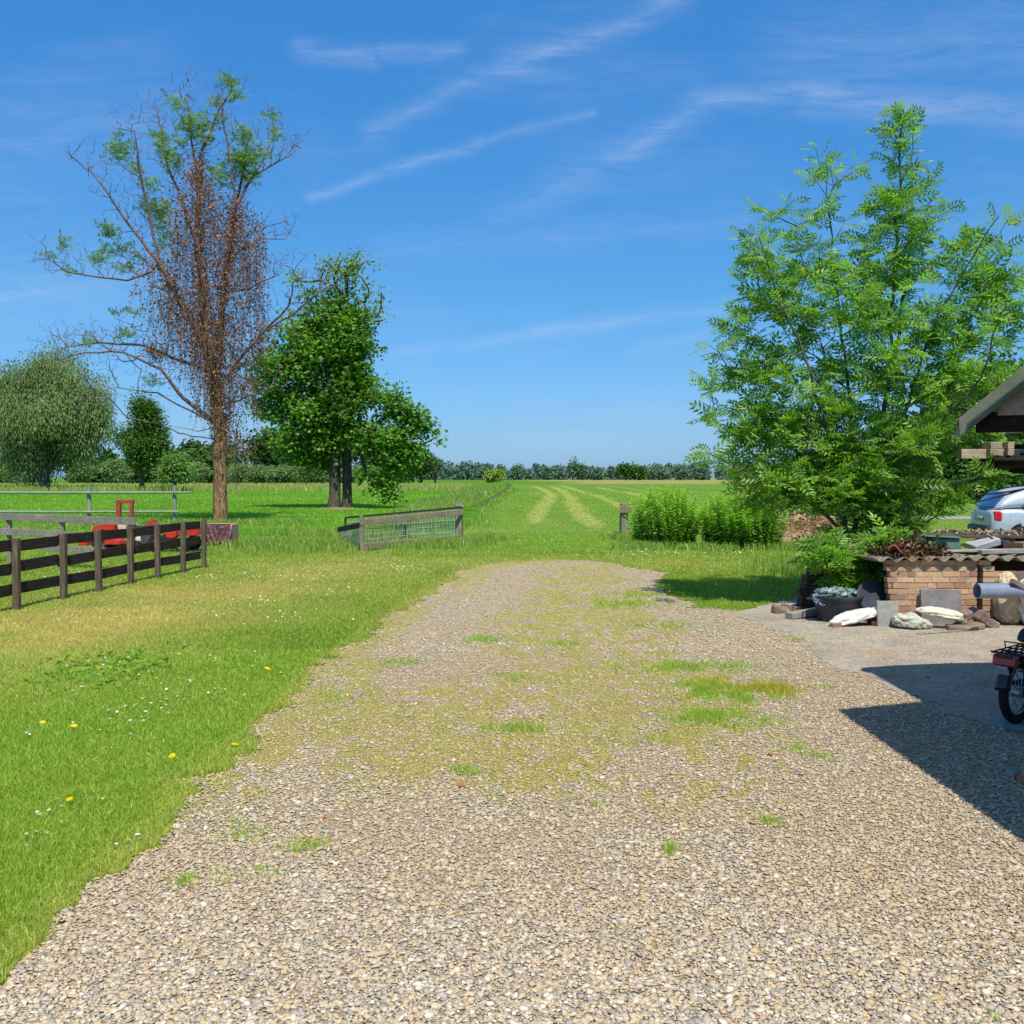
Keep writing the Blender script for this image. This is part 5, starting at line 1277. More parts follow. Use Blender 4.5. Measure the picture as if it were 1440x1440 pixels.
# ---- brown heap of straw and soil
hm = m_generic('straw_heap', lin(140, 114, 86), lin(186, 158, 122), 6, .95, .9, .04)
hc = np.array([P(1132, 757, 25.5)[0], 25.5, 0]); hp = thing('straw_heap', hc, 'heap of brown straw and soil between the bushes and the ash', 'heap')
o = mound('heap', hc, 1.5, 1.2, .66, hm, n=60, seed=8, rough=.5); o.parent = hp; o.location = (0, 0, 0)
n = 5200; u = rng.normal(0, .42, (n, 2)); rr = np.hypot(u[:, 0], u[:, 1]); u = u[rr < 1]; n = len(u); rr = np.hypot(u[:, 0], u[:, 1])
pos = np.stack([hc[0] + u[:, 0] * 1.5, hc[1] + u[:, 1] * 1.2, np.clip(1 - rr ** 2, 0, 1) ** 1.1 * .66 * .95 + rng.uniform(-.05, .07, n)], 1)
straw = m_leaf('straw', lin(140, 108, 78), lin(204, 178, 136), .1, .02, lin(96, 68, 48))
V, Fs, tn = scatter(T_diamond(.08), pos, rdir(n, -.4, .4), rdir(n, .2, 1), rng.uniform(.12, .34, n)); np_obj('straw', V, Fs, straw, hp, attrs={'tint': tn})

# ================================================================== car
YC = 22.0
carp = m_generic('silver_white_paint', lin(190, 196, 208), lin(198, 203, 214), 2, .25, .0, .001, .15, spec=.6)
glass = m_generic('sky_reflection_glass', lin(36, 76, 128), lin(54, 98, 152), 1.5, .06, 0, .001, 0, spec=1.0)  # blue base colour stands in for the sky mirrored in the windows
trim = m_generic('dark_trim', lin(30, 34, 40), lin(44, 48, 56), 5, .5)
tail = m_generic('tail_light_red', lin(190, 20, 24), lin(220, 40, 36), 5, .15, spec=.8)
amber = m_generic('tail_light_amber', lin(220, 110, 50), lin(230, 130, 60), 5, .15, spec=.8)
plate = m_generic('licence_plate', lin(150, 150, 140), lin(180, 180, 170), 5, .5)
car_c = np.array([P(1374, 740, 22.0)[0] + .22, 22.35, 0.]); ang = R(-9)
car = thing('hatchback_car', car_c, 'silver white hatchback with blue sky reflection coloured into its glass parked behind the store', 'car')
Mc = rotm(0, 0, ang)
# length axis x from rear (0) to front (3.9), y half width
xs_ = [0, .03, .12, .35, .9, 1.6, 2.3, 2.75, 3.2, 3.55, 3.8, 3.9]
low_z = [.42, .34, .27, .24, .22, .2, .2, .2, .22, .25, .32, .42]
belt = [.86, .92, .95, .97, .96, .95, .94, .93, .90, .84, .72, .60]
hw = [.66, .74, .80, .83, .84, .84, .84, .84, .83, .80, .72, .60]
def sect(x, zl, zb_, w_):
    return [(x, -w_ * .86, zl), (x, -w_ * .985, zl + .10), (x, -w_, (zl + zb_) / 2), (x, -w_ * .985, zb_ - .08), (x, -w_ * .93, zb_), (x, 0, zb_ + .02), (x, w_ * .93, zb_), (x, w_ * .985, zb_ - .08), (x, w_, (zl + zb_) / 2), (x, w_ * .985, zl + .10), (x, w_ * .86, zl), (x, 0, zl)]
V = []; F = []; k = 12
for x, a_, b_, c_ in zip(xs_, low_z, belt, hw): V += sect(x, a_, b_, c_)
for i in range(len(xs_) - 1):
    for j in range(k): F.append([i * k + j, i * k + (j + 1) % k, (i + 1) * k + (j + 1) % k, (i + 1) * k + j][::-1])
F.append(list(range(k))); F.append([(len(xs_) - 1) * k + j for j in range(k)][::-1])
def carobj(name, V, F, mat, parent=car, sub=1, smooth=True):
    o = np_obj(name, np.array(V) @ Mc.T + car_c, F, mat, parent, smooth=smooth)
    if sub: m_ = o.modifiers.new('sub', 'SUBSURF'); m_.levels = sub; m_.render_levels = sub + 1
    return o
carobj('body', V, F, carp)
# greenhouse: silver shell with windows laid proud
gx = [.06, .30, .62, 1.3, 2.0, 2.45, 2.95]; gt = [.94, 1.22, 1.42, 1.465, 1.44, 1.28, .93]
V = []; F = []; k = 8
for x, z in zip(gx, gt):
    w_ = .78 - (z - .93) * .32; hgt = z
    V += [(x, -.79, .90), (x, -(.79 + w_) / 2 - .01, .90 + (hgt - .90) * .5), (x, -w_, hgt - .02), (x, -w_ * .6, hgt + .01), (x, w_ * .6, hgt + .01), (x, w_, hgt - .02), (x, (.79 + w_) / 2 + .01, .90 + (hgt - .90) * .5), (x, .79, .90)]
for i in range(len(gx) - 1):
    for j in range(k): F.append([i * k + j, i * k + (j + 1) % k, (i + 1) * k + (j + 1) % k, (i + 1) * k + j][::-1])
F.append(list(range(k))); F.append([(len(gx) - 1) * k + j for j in range(k)][::-1])
carobj('cabin', V, F, carp, sub=1)
def gw(x, z):    # half width of cabin at station/height
    t_ = (z - .90) / .52; return .79 - .09 * t_ + .004
def sidewin(poly, s_, name='side_window', off=.012):
    V = [(x, s_ * (gw(x, z) + off), z) for x, z in poly]; V += [(x, s_ * (gw(x, z) - .03), z) for x, z in poly]; n = len(poly)
    F = [list(range(n)) if s_ < 0 else list(range(n))[::-1], ] + [[i, n + i, n + (i + 1) % n, (i + 1) % n] for i in range(n)]
    return carobj(name, V, F, glass, sub=0, smooth=False)
for s_ in (-1, 1):
    sidewin([(.70, 1.0), (1.22, .99), (1.22, 1.36), (.98, 1.36), (.80, 1.28)], s_)
    sidewin([(1.29, .99), (2.15, .98), (2.28, 1.02), (1.98, 1.34), (1.29, 1.36)], s_)
# rear window, slightly curved, on the sloping tailgate
V = []; F = []; nx_ = 7; rows_ = [(.045, .985), (.13, 1.10), (.24, 1.24), (.36, 1.34)]
for (x, z) in rows_:
    for j in range(nx_):
        u = -1 + 2 * j / (nx_ - 1); V.append((x - .05 + .10 * u * u, u * (.66 - (z - .98) * .28), z))
for i in range(len(rows_) - 1):
    for j in range(nx_ - 1): F.append([i * nx_ + j, (i + 1) * nx_ + j, (i + 1) * nx_ + j + 1, i * nx_ + j + 1])
rw = carobj('rear_window', V, F, glass, sub=1); rw.modifiers.new('sol', 'SOLIDIFY').thickness = .012
mb = MB(); mb.tube([np.array(q_) @ Mc.T + car_c for q_ in ((-.035, 0, .99), (-.01, .25, 1.03), (-.005, .42, 1.05))], .009, 6); mb.build('rear_wiper', trim, car, smooth=True)
for s_ in (-1, 1):
    V = [(.10 + a_, s_ * (.70 + b_), z) for z, a_, b_ in ((.68, -.065, -.10), (.68, -.02, .085), (.68, .12, .135), (.90, .12, .122), (.90, -.02, .075), (.90, -.075, -.10))]
    V += [(x + .05, y * .9, z) for x, y, z in V]; F = [[0, 1, 4, 5], [1, 2, 3, 4], [0, 5, 11, 6], [3, 9, 10, 4], [4, 10, 11, 5], [2, 8, 9, 3], [0, 6, 7, 1], [1, 7, 8, 2]]
    if s_ > 0: F = [f[::-1] for f in F]
    o = carobj('tail_light', V, F, tail, sub=0, smooth=False); m_ = o.modifiers.new('b', 'BEVEL'); m_.width = .04; m_.segments = 4
mb = MB(); mb.box((-.02, 0, .72), (.02, .52, .11)); V = mb.V[0]; carobj('licence_plate', V, mb.F, plate, sub=0)
mb = MB(); mb.box((.0, 0, .48), (.14, 1.40, .16)); o = carobj('bumper', mb.V[0], mb.F, trim, sub=0); m_ = o.modifiers.new('b', 'BEVEL'); m_.width = .05; m_.segments = 3
for x in (.68, 3.15):
    for s_ in (-1, 1):
        c_ = np.array([x, s_ * .76, .29]); mb = MB(); mb.lathe([(.19, -.09), (.27, -.09), (.29, -.06), (.29, .06), (.27, .09), (.19, .09)], c_, 28, rotm(R(90), 0, 0)); wv = carobj('wheel', np.concatenate(mb.V), mb.F, black, sub=0)
        mb = MB(); mb.lathe([(0, -.04), (.1, -.05), (.19, -.08), (.19, .08), (.1, .05), (0, .04)], c_, 20, rotm(R(90), 0, 0)); carobj('rim', np.concatenate(mb.V), mb.F, steel, parent=wv, sub=0)
    mb = MB(); mb.lathe([(0, -.83), (.33, -.83), (.33, .83), (0, .83)], np.array([x, 0, .31]), 24, rotm(R(90), 0, 0))
    carobj('wheel_arch', np.concatenate(mb.V), mb.F, trim, sub=0, smooth=False)

# ================================================================== shed eave and barn
gpaint = m_generic('green_grey_paint', lin(104, 112, 96), lin(128, 136, 116), 4, .7, .2, .002, dirt=.2)
gsunlit = m_generic('sunlit_green_paint', lin(150, 160, 138), lin(172, 180, 156), 4, .7, .2, .002)  # lighter copy of the bargeboard green, sunlight painted in for the fascia end
soff = m_wood('soffit_wood', lin(206, 180, 162), lin(232, 212, 194), 1)
dwood = m_wood('dark_beam_wood', lin(50, 40, 34), lin(76, 62, 52), 0)
tilem = m_generic('dark_roof_tile', lin(96, 74, 64), lin(130, 100, 86), 8, .9, .5, .01)
shd = thing('lean_to_shed', [4.4, 6.0, 0], 'shed roof corner with a grey green bargeboard and boarded eave at the right edge', 'shed')
YB = 6.95
e0 = P(1350, 606, YB); sl = math.tan(R(41)); L = 1.6
BD = np.array([.894, -.447, 0]); ED_ = np.array([.447, .894, 0])
def RP(s_, y, dz=0): return np.array([e0[0], YB, e0[2]]) + BD * s_ + ED_ * (y - YB) + [0, 0, sl * s_ + dz]
MBD = np.stack([BD, [0, 0, 1], np.cross(BD, [0, 0, 1])], 1); MED = np.stack([BD, ED_, [0, 0, 1]], 1)
def slab_poly(pl, z0_, z1_): 
    n_ = len(pl); V_ = [RP(s_, y, z0_) for s_, y in pl] + [RP(s_, y, z1_) for s_, y in pl]
    return MB().add(V_, [list(range(n_))[::-1], list(range(n_, 2 * n_))] + [[i, (i + 1) % n_, n_ + (i + 1) % n_, n_ + i] for i in range(n_)])
pl_ = [(0, YB + .03), (L, YB + .03), (L, YB + .32), (.9, YB + .30), (.32, YB + .22), (0, YB + .12)]
slab_poly(pl_, .03, .05).build('soffit_boards', soff, shd)
slab_poly([(-.02, YB), (L, YB), (L, YB + .33), (.9, YB + .31), (.32, YB + .23), (-.02, YB + .13)], .052, .10).build('roof_tiles', tilem, shd)
bb = [(0, -.03), (L, sl * L - .08), (L, sl * L + .11), (-.01, .10)]
mb = MB(); mb.prism([(x, z - .012) for x, z in bb], MBD, (e0[0], YB, e0[2]), .035); mb.build('bargeboard', gpaint, shd, bevel=.003)
mb = MB(); mb.box(RP(-.012, YB + .085, .03), (.022, .13, .125), MED); mb.build('fascia', gsunlit, shd, bevel=.003)
mb = MB(); mb.beam(RP(.10, YB + .14) * [1, 1, 0] + [0, 0, e0[2] + .065], RP(1.5, YB + .14) * [1, 1, 0] + [0, 0, e0[2] + .065], .07, .15); mb.build('tie_beam', dwood, shd, bevel=.006)
mb = MB(); mb.prism([(.24, .11), (1.5, .11), (1.5, sl * 1.5 - .02), (.24, sl * .24 + .0)], MBD, RP(0, YB + .10) , .02); mb.build('gable_boards', soff, shd)
mb = MB(); mb.box((4.35, 6.45, .98), (.11, .11, 1.96)); mb.build('post', dwood, shd, bevel=.006)
# wood rack behind with pale beam ends
rk = thing('lumber_rack', [6.6, 12.2, 0], 'dark rack with pale beam ends stored beneath the shed eave', 'rack')
def X9(px, py, Y=12.2): return P(px, py, Y)
pb_ = m_wood('pale_beam', lin(176, 160, 136), lin(208, 194, 168), 0)
for y in (11.95, 12.55): mb = MB(); mb.box((7.3, y, 1.08), (.1, .1, 2.16)); mb.build('upright', dwood, rk, bevel=.005)
mb = MB(); mb.box((6.75, 12.3, X9(1400, 645)[2] - .01), (1.5, .7, .04)); mb.build('shelf', dwood, rk, bevel=.005)
a = X9(1346, 638.5); mb = MB(); mb.box(a + [.65, -.05, -.0], (1.3, .14, .12)); o = mb.build('beam', pb_, loc=a, bevel=.004); tag(o, 'pale squared beam sticking out furthest left of the rack', 'beam')
for px0_, px1_, lb in ((1382, 1398, 'stack of pale thin boards on the rack, left of the dark gap'), (1406, 1415, 'narrow stack of pale boards on the rack, right of the dark gap')):
    a = X9(px0_, 641); b = X9(px1_, 622); mb = MB(); nb = 6; hh = (b[2] - a[2]) / nb
    for j in range(nb): mb.box(((a[0] + b[0]) / 2 + rng.normal(0, .004), 12.25, a[2] + hh * (j + .5)), (b[0] - a[0], .5, hh * .86))
    o = mb.build('board_stack', pb_, loc=a, bevel=.002); tag(o, lb, 'board stack')
for k, (px, py) in enumerate(((1402, 652), (1420, 650), (1432, 655), (1436, 632), (1428, 640))):
    a = X9(px, py); mb = MB(); mb.box(a + [.26, 0, 0], (.56, .4, .13 + .02 * (k % 3)), rotm(R(4 * k - 6), R(3 - 3 * k), R(8 * k - 12))); o = mb.build('dark_timber', dwood, loc=a, bevel=.006)
    tag(o, ['dark timber end low on the left of the rack', 'dark timber below the narrow pale boards', 'lowest dark timber at the right edge of the rack', 'dark timber at the right edge level with the pale boards', 'dark timber in the middle of the rack right of the pale boards'][k], 'timber', 'dark timbers on the rack')
a = X9(1420, 612, 12.2); mb = MB(); mb.add([a + [0, -.3, .02], a + [.8, -.3, .1], a + [.8, .6, .1], a + [0, .6, .02], a + [0.02, -.3, .05], a + [.8, -.3, .13], a + [.8, .6, .13], a + [0.02, .6, .05]], [[0, 3, 2, 1], [4, 5, 6, 7], [0, 1, 5, 4], [1, 2, 6, 5], [2, 3, 7, 6], [3, 0, 4, 7]]); mb.build('rack_roof', m_generic('slate_sheet', lin(84, 88, 100), lin(110, 114, 126), 5, .6), rk, bevel=.004)
# thin rods poking out above the car
for k, (p0, p1, lb) in enumerate((((1366, 708), (1470, 678), 'lower of two dark thin rods sticking out above the car'), ((1372, 697), (1470, 682), 'upper of two dark thin rods sticking out above the car'))):
    a = P(*p0, 9.2); b = P(*p1, 9.4); mb = MB(); mb.tube([a, (a + b) / 2 + [0, 0, -.012], b], [.006, .009, .011], 6); o = mb.build('rod', dwood, loc=a, smooth=True); tag(o, lb, 'rod')
# barn whose eave throws the big shadow
brn = thing('barn', [4.6, 0, 0], 'barn just outside the right edge whose eave shades the yard', 'barn')
X0, YE, ZE = 2.73, 4.71, 3.5
mb = MB(); mb.add([[X0, YE, ZE], [X0 + 5, YE, ZE + 2.9], [X0 + 5, -6, ZE + 2.9], [X0, -6, ZE], [X0, YE, ZE + .1], [X0 + 5, YE, ZE + 3.0], [X0 + 5, -6, ZE + 3.0], [X0, -6, ZE + .1]], [[0, 3, 2, 1][::-1], [4, 5, 6, 7], [0, 1, 5, 4], [1, 2, 6, 5], [2, 3, 7, 6], [3, 0, 4, 7]]); mb.build('roof', tilem, brn)
mb = MB(); mb.add([[3.42, YE - .3, ZE - .05], [8, YE - .3, ZE + .35], [8, 6.0, ZE + .35], [3.45, 6.06, ZE - .05], [3.42, YE - .3, ZE + .05], [8, YE - .3, ZE + .45], [8, 6.0, ZE + .45], [3.45, 6.06, ZE + .05]], [[0, 3, 2, 1], [4, 5, 6, 7], [0, 1, 5, 4], [1, 2, 6, 5], [2, 3, 7, 6], [3, 0, 4, 7]]); mb.build('porch_roof', tilem, brn)
for y_ in (6.0,): mb = MB(); mb.box((4.9, y_, 1.75), (.12, .12, 3.5)); mb.build('porch_post', dwood, brn)
mb = MB(); mb.add([[4.1, 4.2, 0], [X0 + 5, 4.2, 0], [X0 + 5, 4.2, ZE + 2.8], [4.1, 4.2, ZE + .75], [4.1, -5.8, 0], [X0 + 5, -5.8, 0], [X0 + 5, -5.8, ZE + 2.8], [4.1, -5.8, ZE + .75]], [[0, 1, 2, 3][::-1], [4, 5, 6, 7], [0, 4, 7, 3][::-1], [1, 5, 6, 2], [3, 2, 6, 7]]); mb.build('wall', dwood, brn)

# ================================================================== moped
paint_b = m_generic('black_paint', lin(20, 20, 24), lin(34, 34, 38), 5, .3, .05, .001, spec=.6)
chrome = m_generic('worn_chrome', lin(150, 154, 160), lin(196, 198, 204), 10, .25, .1, .001, .9)
tyre = m_generic('tyre', lin(24, 24, 26), lin(40, 40, 42), 20, .85, .4, .003)
redl = m_generic('red_lens', lin(170, 34, 30), lin(196, 48, 40), 6, .25, spec=.7)
wc = P(1430, 982, 6.25); hd = np.array([.80, .60, 0.]); sd_ = np.array([.60, -.80, 0.])      # heading / right side
rW = .235; wc[2] = .045 + rW * .87
mp = thing('moped', [wc[0], wc[1], 0], 'black moped with a red tail light and wire rack parked at the right edge', 'moped')
def L3(x, y, z): return wc + .87 * (hd * x + sd_ * y + np.array([0, 0, z]))
def wheel_at(cx_):
    ring = [L3(cx_ + math.cos(a) * (rW - .028), 0, math.sin(a) * (rW - .028)) for a in np.linspace(0, 2 * math.pi, 48, endpoint=False)]
    mb = MB(); mb.tube(ring, .030, 10, closed=True); wv = mb.build('wheel', tyre, mp, smooth=True)
    ring = [L3(cx_ + math.cos(a) * (rW - .066), 0, math.sin(a) * (rW - .066)) for a in np.linspace(0, 2 * math.pi, 40, endpoint=False)]
    mb = MB(); mb.tube(ring, .014, 8, closed=True); mb.build('rim', chrome, wv, smooth=True)
    mb = MB()
    for i in range(18):
        a = i * 2 * math.pi / 18; sg = 1 if i % 2 else -1
        mb.tube([L3(cx_ + math.cos(a + .5 * sg) * .03, sg * .03, math.sin(a + .5 * sg) * .03), L3(cx_ + math.cos(a) * (rW - .07), 0, math.sin(a) * (rW - .07))], .0022, 4, False)
    mb.build('spokes', chrome, wv)
    mb = MB(); mb.tube([L3(cx_, -.06, 0), L3(cx_, .06, 0)], .036, 14); mb.build('hub', chrome, wv, smooth=False)
wheel_at(0); wheel_at(1.12)
def arc_strip(cx_, r0, a0, a1, half, n=18):
    V = []; F = []
    for i in range(n + 1):
        a = a0 + (a1 - a0) * i / n
        for j, (y, dr) in enumerate(((-half, -.03), (-half * .7, 0), (0, .008), (half * .7, 0), (half, -.03))): V.append(L3(cx_ + math.cos(a) * (r0 + dr), y, math.sin(a) * (r0 + dr)))
    for i in range(n):
        for j in range(4): F.append([i * 5 + j, i * 5 + j + 1, i * 5 + j + 6, i * 5 + j + 5])
    return V, F
V, F = arc_strip(0, rW + .025, R(10), R(196 - 25), .055); o = np_obj('rear_mudguard', np.array(V), F, paint_b, mp, smooth=True); m_ = o.modifiers.new('s', 'SOLIDIFY'); m_.thickness = .004
V, F = arc_strip(1.12, rW + .025, R(20), R(150), .05); o = np_obj('front_mudguard', np.array(V), F, paint_b, mp, smooth=True); m_ = o.modifiers.new('s', 'SOLIDIFY'); m_.thickness = .004
rm_ = np.stack([hd, -sd_, np.array([0, 0, 1.])], 1)
mb = MB(); mb.box(L3(-.215, 0, .175), (.02, .075, .085), rm_ @ rotm(0, R(-28), 0)); mb.build('reflector_plate', m_generic('pale_plate', lin(150, 156, 150), lin(176, 182, 172), 6, .5), mp, bevel=.012)
mb = MB(); mb.box(L3(-.185, 0, .255), (.055, .15, .075), rm_ @ rotm(0, R(8), 0)); mb.build('tail_light', redl, mp, bevel=.012)
mb = MB(); mb.box(L3(-.186, 0, .285), (.06, .11, .02), rm_); mb.build('tail_light_cap', paint_b, mp, bevel=.005)
mb = MB()
for y in (-.09, -.045, 0, .045, .09): mb.tube([L3(-.2, y, .312), L3(.02, y, .318), L3(.26, y, .325)], .0055, 6)
for x in (-.2, -.08, .05, .18, .26): mb.tube([L3(x, -.10, .314), L3(x, .10, .314)], .0055, 6)
mb.tube([L3(-.2, -.10, .314), L3(-.25, -.07, .318), L3(-.26, 0, .32), L3(-.25, .07, .318), L3(-.2, .10, .314)], .006, 6)
mb.tube([L3(.02, -.1, .32), L3(-.02, -.09, .37), L3(-.02, .09, .37), L3(.02, .1, .32)], .005, 6)
mb.build('rack', paint_b, mp, smooth=True)
mb = MB()
for sg in (-1, 1):
    mb.tube([L3(0, sg * .075, 0), L3(.18, sg * .08, -.0), L3(.42, sg * .06, .02)], .018, 8); mb.tube([L3(0, sg * .085, .01), L3(.02, sg * .10, .16), L3(.06, sg * .10, .29)], .018, 8)
    mb.tube([L3(-.18, sg * .06, .28), L3(.1, sg * .09, .26), L3(.4, sg * .07, .2)], .014, 8)
mb.tube([L3(.42, 0, .02), L3(.55, 0, .12), L3(.8, 0, .3), L3(.93, 0, .48)], .032, 10)
mb.tube([L3(.95, 0, .5), L3(1.12, .07, 0)], .016, 8); mb.tube([L3(.95, 0, .5), L3(1.12, -.07, 0)], .016, 8)
mb.build('frame', paint_b, mp, smooth=True)
mb = MB(); mb.box(L3(.45, 0, -.02), (.24, .16, .17), rm_); mb.tube([L3(.5, 0, .02), L3(.66, 0, .04)], .06, 12); mb.build('engine', steel, mp, bevel=.02)
mb = MB(); mb.tube([L3(.45, .11, -.08), L3(.1, .12, -.07), L3(-.08, .12, -.04)], [.02, .035, .035], 12); mb.build('exhaust', chrome, mp, smooth=True)
mb = MB(); mb.box(L3(.25, -.105, .0), (.46, .03, .09), rm_); mb.build('chain_case', paint_b, mp, bevel=.012)
bag_ = MB(); bag_.box(L3(.36, 0, .40), (.36, .2, .10), rm_, .8); bag_.build('saddle', paint_b, mp, bevel=.04)
mb = MB(); mb.tube([L3(.93, 0, .48), L3(.90, 0, .62), L3(.90, .16, .66), L3(.80, .3, .66)], .011, 8); mb.tube([L3(.90, 0, .62), L3(.90, -.16, .66), L3(.80, -.3, .66)], .011, 8); mb.build('handlebar', chrome, mp, smooth=True)
mb = MB(); mb.tube([L3(1.0, 0, .48), L3(1.07, 0, .47)], [.07, .06], 16); mb.build('headlight', chrome, mp, smooth=False)
# slab and bits beneath it
a = G(1432, 1027); mb = MB(); mb.box(a + [.14, .1, .02], (.46, .3, .04), rotm(0, 0, R(-8))); o = mb.build('paving_slab', m_generic('blue_grey_paver', lin(128, 134, 142), lin(160, 164, 170), 5, .85), loc=a, bevel=.004); tag(o, 'thin pale slab on the ground under the moped wheel', 'paving slab')
a = G(1424, 1095); 
piece('rubble', conc, 1424, 1090, a[1], (.07, .06, .045), (10, 10, 30), 'small grey stone in the shade near the right edge', 'stone', z=.03, bevel=.012)
piece('rubble', m_generic('orange_shard', lin(190, 106, 76), lin(210, 130, 96), 6, .8), 1437, 1098, a[1] - .08, (.06, .05, .03), (10, 10, 60), 'small orange brick shard in the shade near the right edge', 'stone', z=.025, bevel=.006)
# ================================================================== grass blades, pebbles, flowers
def m_blade(name, cd, cl, dry, tip=None):
    t = NT(name); col = t.mix(t.attr('tint'), cd, cl); col = t.mix(t.attr('dry'), col, dry)
    d = t.n('ShaderNodeBsdfDiffuse'); t.set(d.inputs[0], col); tr = t.n('ShaderNodeBsdfTranslucent'); t.set(tr.inputs[0], t.mix(1.0, col, (1.4, 1.5, .7, 1), 'MULTIPLY'))
    m1 = t.n('ShaderNodeMixShader'); m1.inputs[0].default_value = .38; t.t.links.new(d.outputs[0], m1.inputs[1]); t.t.links.new(tr.outputs[0], m1.inputs[2])
    g = t.n('ShaderNodeBsdfGlossy'); g.inputs['Roughness'].default_value = .4
    m2 = t.n('ShaderNodeMixShader'); m2.inputs[0].default_value = .025; t.t.links.new(m1.outputs[0], m2.inputs[1]); t.t.links.new(g.outputs[0], m2.inputs[2])
    t.t.links.new(m2.outputs[0], t.out.inputs[0]); return t.m
def sample_fan(n, y0, y1, s0, s1, pw=2.0):
    u = rng.random(n); k = 2 - pw       # density per area ~ Y^-pw
    Y = y0 * (y1 / y0) ** u if abs(k) < 1e-6 else (y0 ** k + u * (y1 ** k - y0 ** k)) ** (1 / k)
    return rng.uniform(s0, s1, n) * Y, Y
def blades(name, x, y, h, w_, mat, lean=.5, two=True, z0=0, dry=None, tint=None, kind='stuff', label=None, cat=None, parent=None):
    n = len(x); a = rng.uniform(0, 2 * math.pi, n); side = np.stack([np.cos(a), np.sin(a), np.zeros(n)], 1)
    la = rng.uniform(0, 2 * math.pi, n); lm = np.abs(rng.normal(0, lean, n)); ld = np.stack([np.cos(la) * lm, np.sin(la) * lm, np.zeros(n)], 1) * h[:, None]
    b = np.stack([x, y, np.full(n, z0) - .004], 1); hw_ = (w_ / 2)[:, None]; up = np.array([0, 0, 1.])
    tip = b + ld + up * (h / np.sqrt(1 + .5 * lm ** 2))[:, None]
    tint = rng.random(n) if tint is None else tint; dry = dry_mask(x, y) if dry is None else dry
    dry = np.clip(dry * 1.0 + (rng.random(n) < .06) * .7, 0, 1)
    if two:
        mid = b + ld * .3 + up * (h * .6)[:, None]
        V = np.stack([b - side * hw_, b + side * hw_, mid + side * hw_ * .8, mid - side * hw_ * .8, tip], 1).reshape(-1, 3); o5 = np.arange(n)[:, None] * 5
        F = [o5 + np.array([[0, 1, 2, 3]]), o5 + np.array([[3, 2, 4]])]; k = 5
    else:
        V = np.stack([b - side * hw_, b + side * hw_, tip], 1).reshape(-1, 3); F = [np.arange(n)[:, None] * 3 + np.array([[0, 1, 2]])]; k = 3
    o = np_obj(name, V, F, mat, parent, loc=None if parent else (0, 0, 0), attrs={'tint': np.repeat(tint, k), 'dry': np.repeat(dry, k)})
    if not parent: tag(o, label, cat, kind=kind)
    return o
mb_lawn = m_blade('lawn_blade', lin(104, 154, 34), lin(176, 208, 72), lin(216, 202, 122))
mb_field = m_blade('field_blade', lin(96, 158, 28), lin(152, 204, 60), lin(200, 200, 110))
mb_tall = m_blade('tall_blade', lin(92, 140, 38), lin(150, 186, 76), lin(200, 194, 120))
def thin(x, y, cond): return x[cond], y[cond]
# near lawn
x, y = sample_fan(620000, 2.4, 9.0, -.78, .05, 1.6)
c = ~gravel_mask(x, y) & (x > -5.8); x, y = thin(x, y, c); dm = dry_mask(x, y); c = rng.random(len(x)) > dm * .35; x, y = thin(x, y, c)
cl = fbm(x * 1.3, y * 1.3, 61); hh = (.026 + .050 * cl * (1 - .5 * dry_mask(x, y))) * rng.uniform(.5, 1.3, len(x))
print('near blades', len(x))
blades('lawn_grass', x, y, hh, .0024 + .00055 * y * rng.uniform(.6, 1.2, len(x)), mb_lawn, .6, True, label='short mown green lawn grass in the left foreground', cat='grass')
# mid lawn
x, y = sample_fan(560000, 8.8, 27, -.62, .78, 1.9)
c = ~gravel_mask(x, y) & ~yard_mask(x, y) & ~((x > 4.1) & (y > 10.6) & (y < 12.2) & (x < 9)); x, y = thin(x, y, c)
cl = fbm(x * .9, y * .9, 62); hh = (.015 + .04 * cl) * rng.uniform(.5, 1.3, len(x)) * (1 + .3 * (y > 19) * fbm(x * .7, y * .7, 64))
blades('lawn_grass', x, y, hh, .0010 * y * rng.uniform(.6, 1.2, len(x)), mb_lawn, .6, False, label='lawn grass beyond the gravel and under the fence', cat='grass')
# field
x, y = sample_fan(420000, 24, 110, -.62, .8, 2.2)
rd = (y > 37.5) & (y < 42) & (x > 11) & (y > 38.2 - (x - 11) * .0403 - .3) & (y < 41.5 - (x - 11) * .0403 + .3)
c = ~rd & (polydist(x, y, [tuple(d) for d in pts] if False else sorted(DITCH, key=lambda d: d[1])) > .5); x, y = thin(x, y, c)
hh = (.03 + .0012 * y) * (.5 + .9 * fbm(x * .6, y * .25, 65)) * rng.uniform(.5, 1.2, len(x))
mown_side = x > np.interp(y, [d[1] for d in sorted(DITCH, key=lambda d: d[1])], [d[0] for d in sorted(DITCH, key=lambda d: d[1])])
hayb = np.zeros_like(x)
for row in wind:
    for (a, b) in zip(row[:-1], row[1:]):
        A = G(a[0], a[1]); B = G(b[0], b[1]); L2_ = (B[0] - A[0]) ** 2 + (B[1] - A[1]) ** 2; tt_ = np.clip(((x - A[0]) * (B[0] - A[0]) + (y - A[1]) * (B[1] - A[1])) / L2_, 0, 1)
        dd_ = np.hypot(x - A[0] - tt_ * (B[0] - A[0]), y - A[1] - tt_ * (B[1] - A[1])); ww_ = (a[2] / F_PX * A[1] * (1 - tt_) + b[2] / F_PX * B[1] * tt_) / 2
        hayb = np.maximum(hayb, 1 - sstep(.6, 1.2, dd_ / ww_))
keepb = rng.random(len(x)) > hayb * .55; x, y, hh, hayb, mown_side = x[keepb], y[keepb], hh[keepb], hayb[keepb], mown_side[keepb]
hh = np.where(mown_side, hh * .55, hh)
db = np.clip(.45 * sstep(.5, .7, fbm(x * .3, y * .1, 66)) * mown_side + hayb * .8 + .1 + .28 * mown_side, 0, 1)
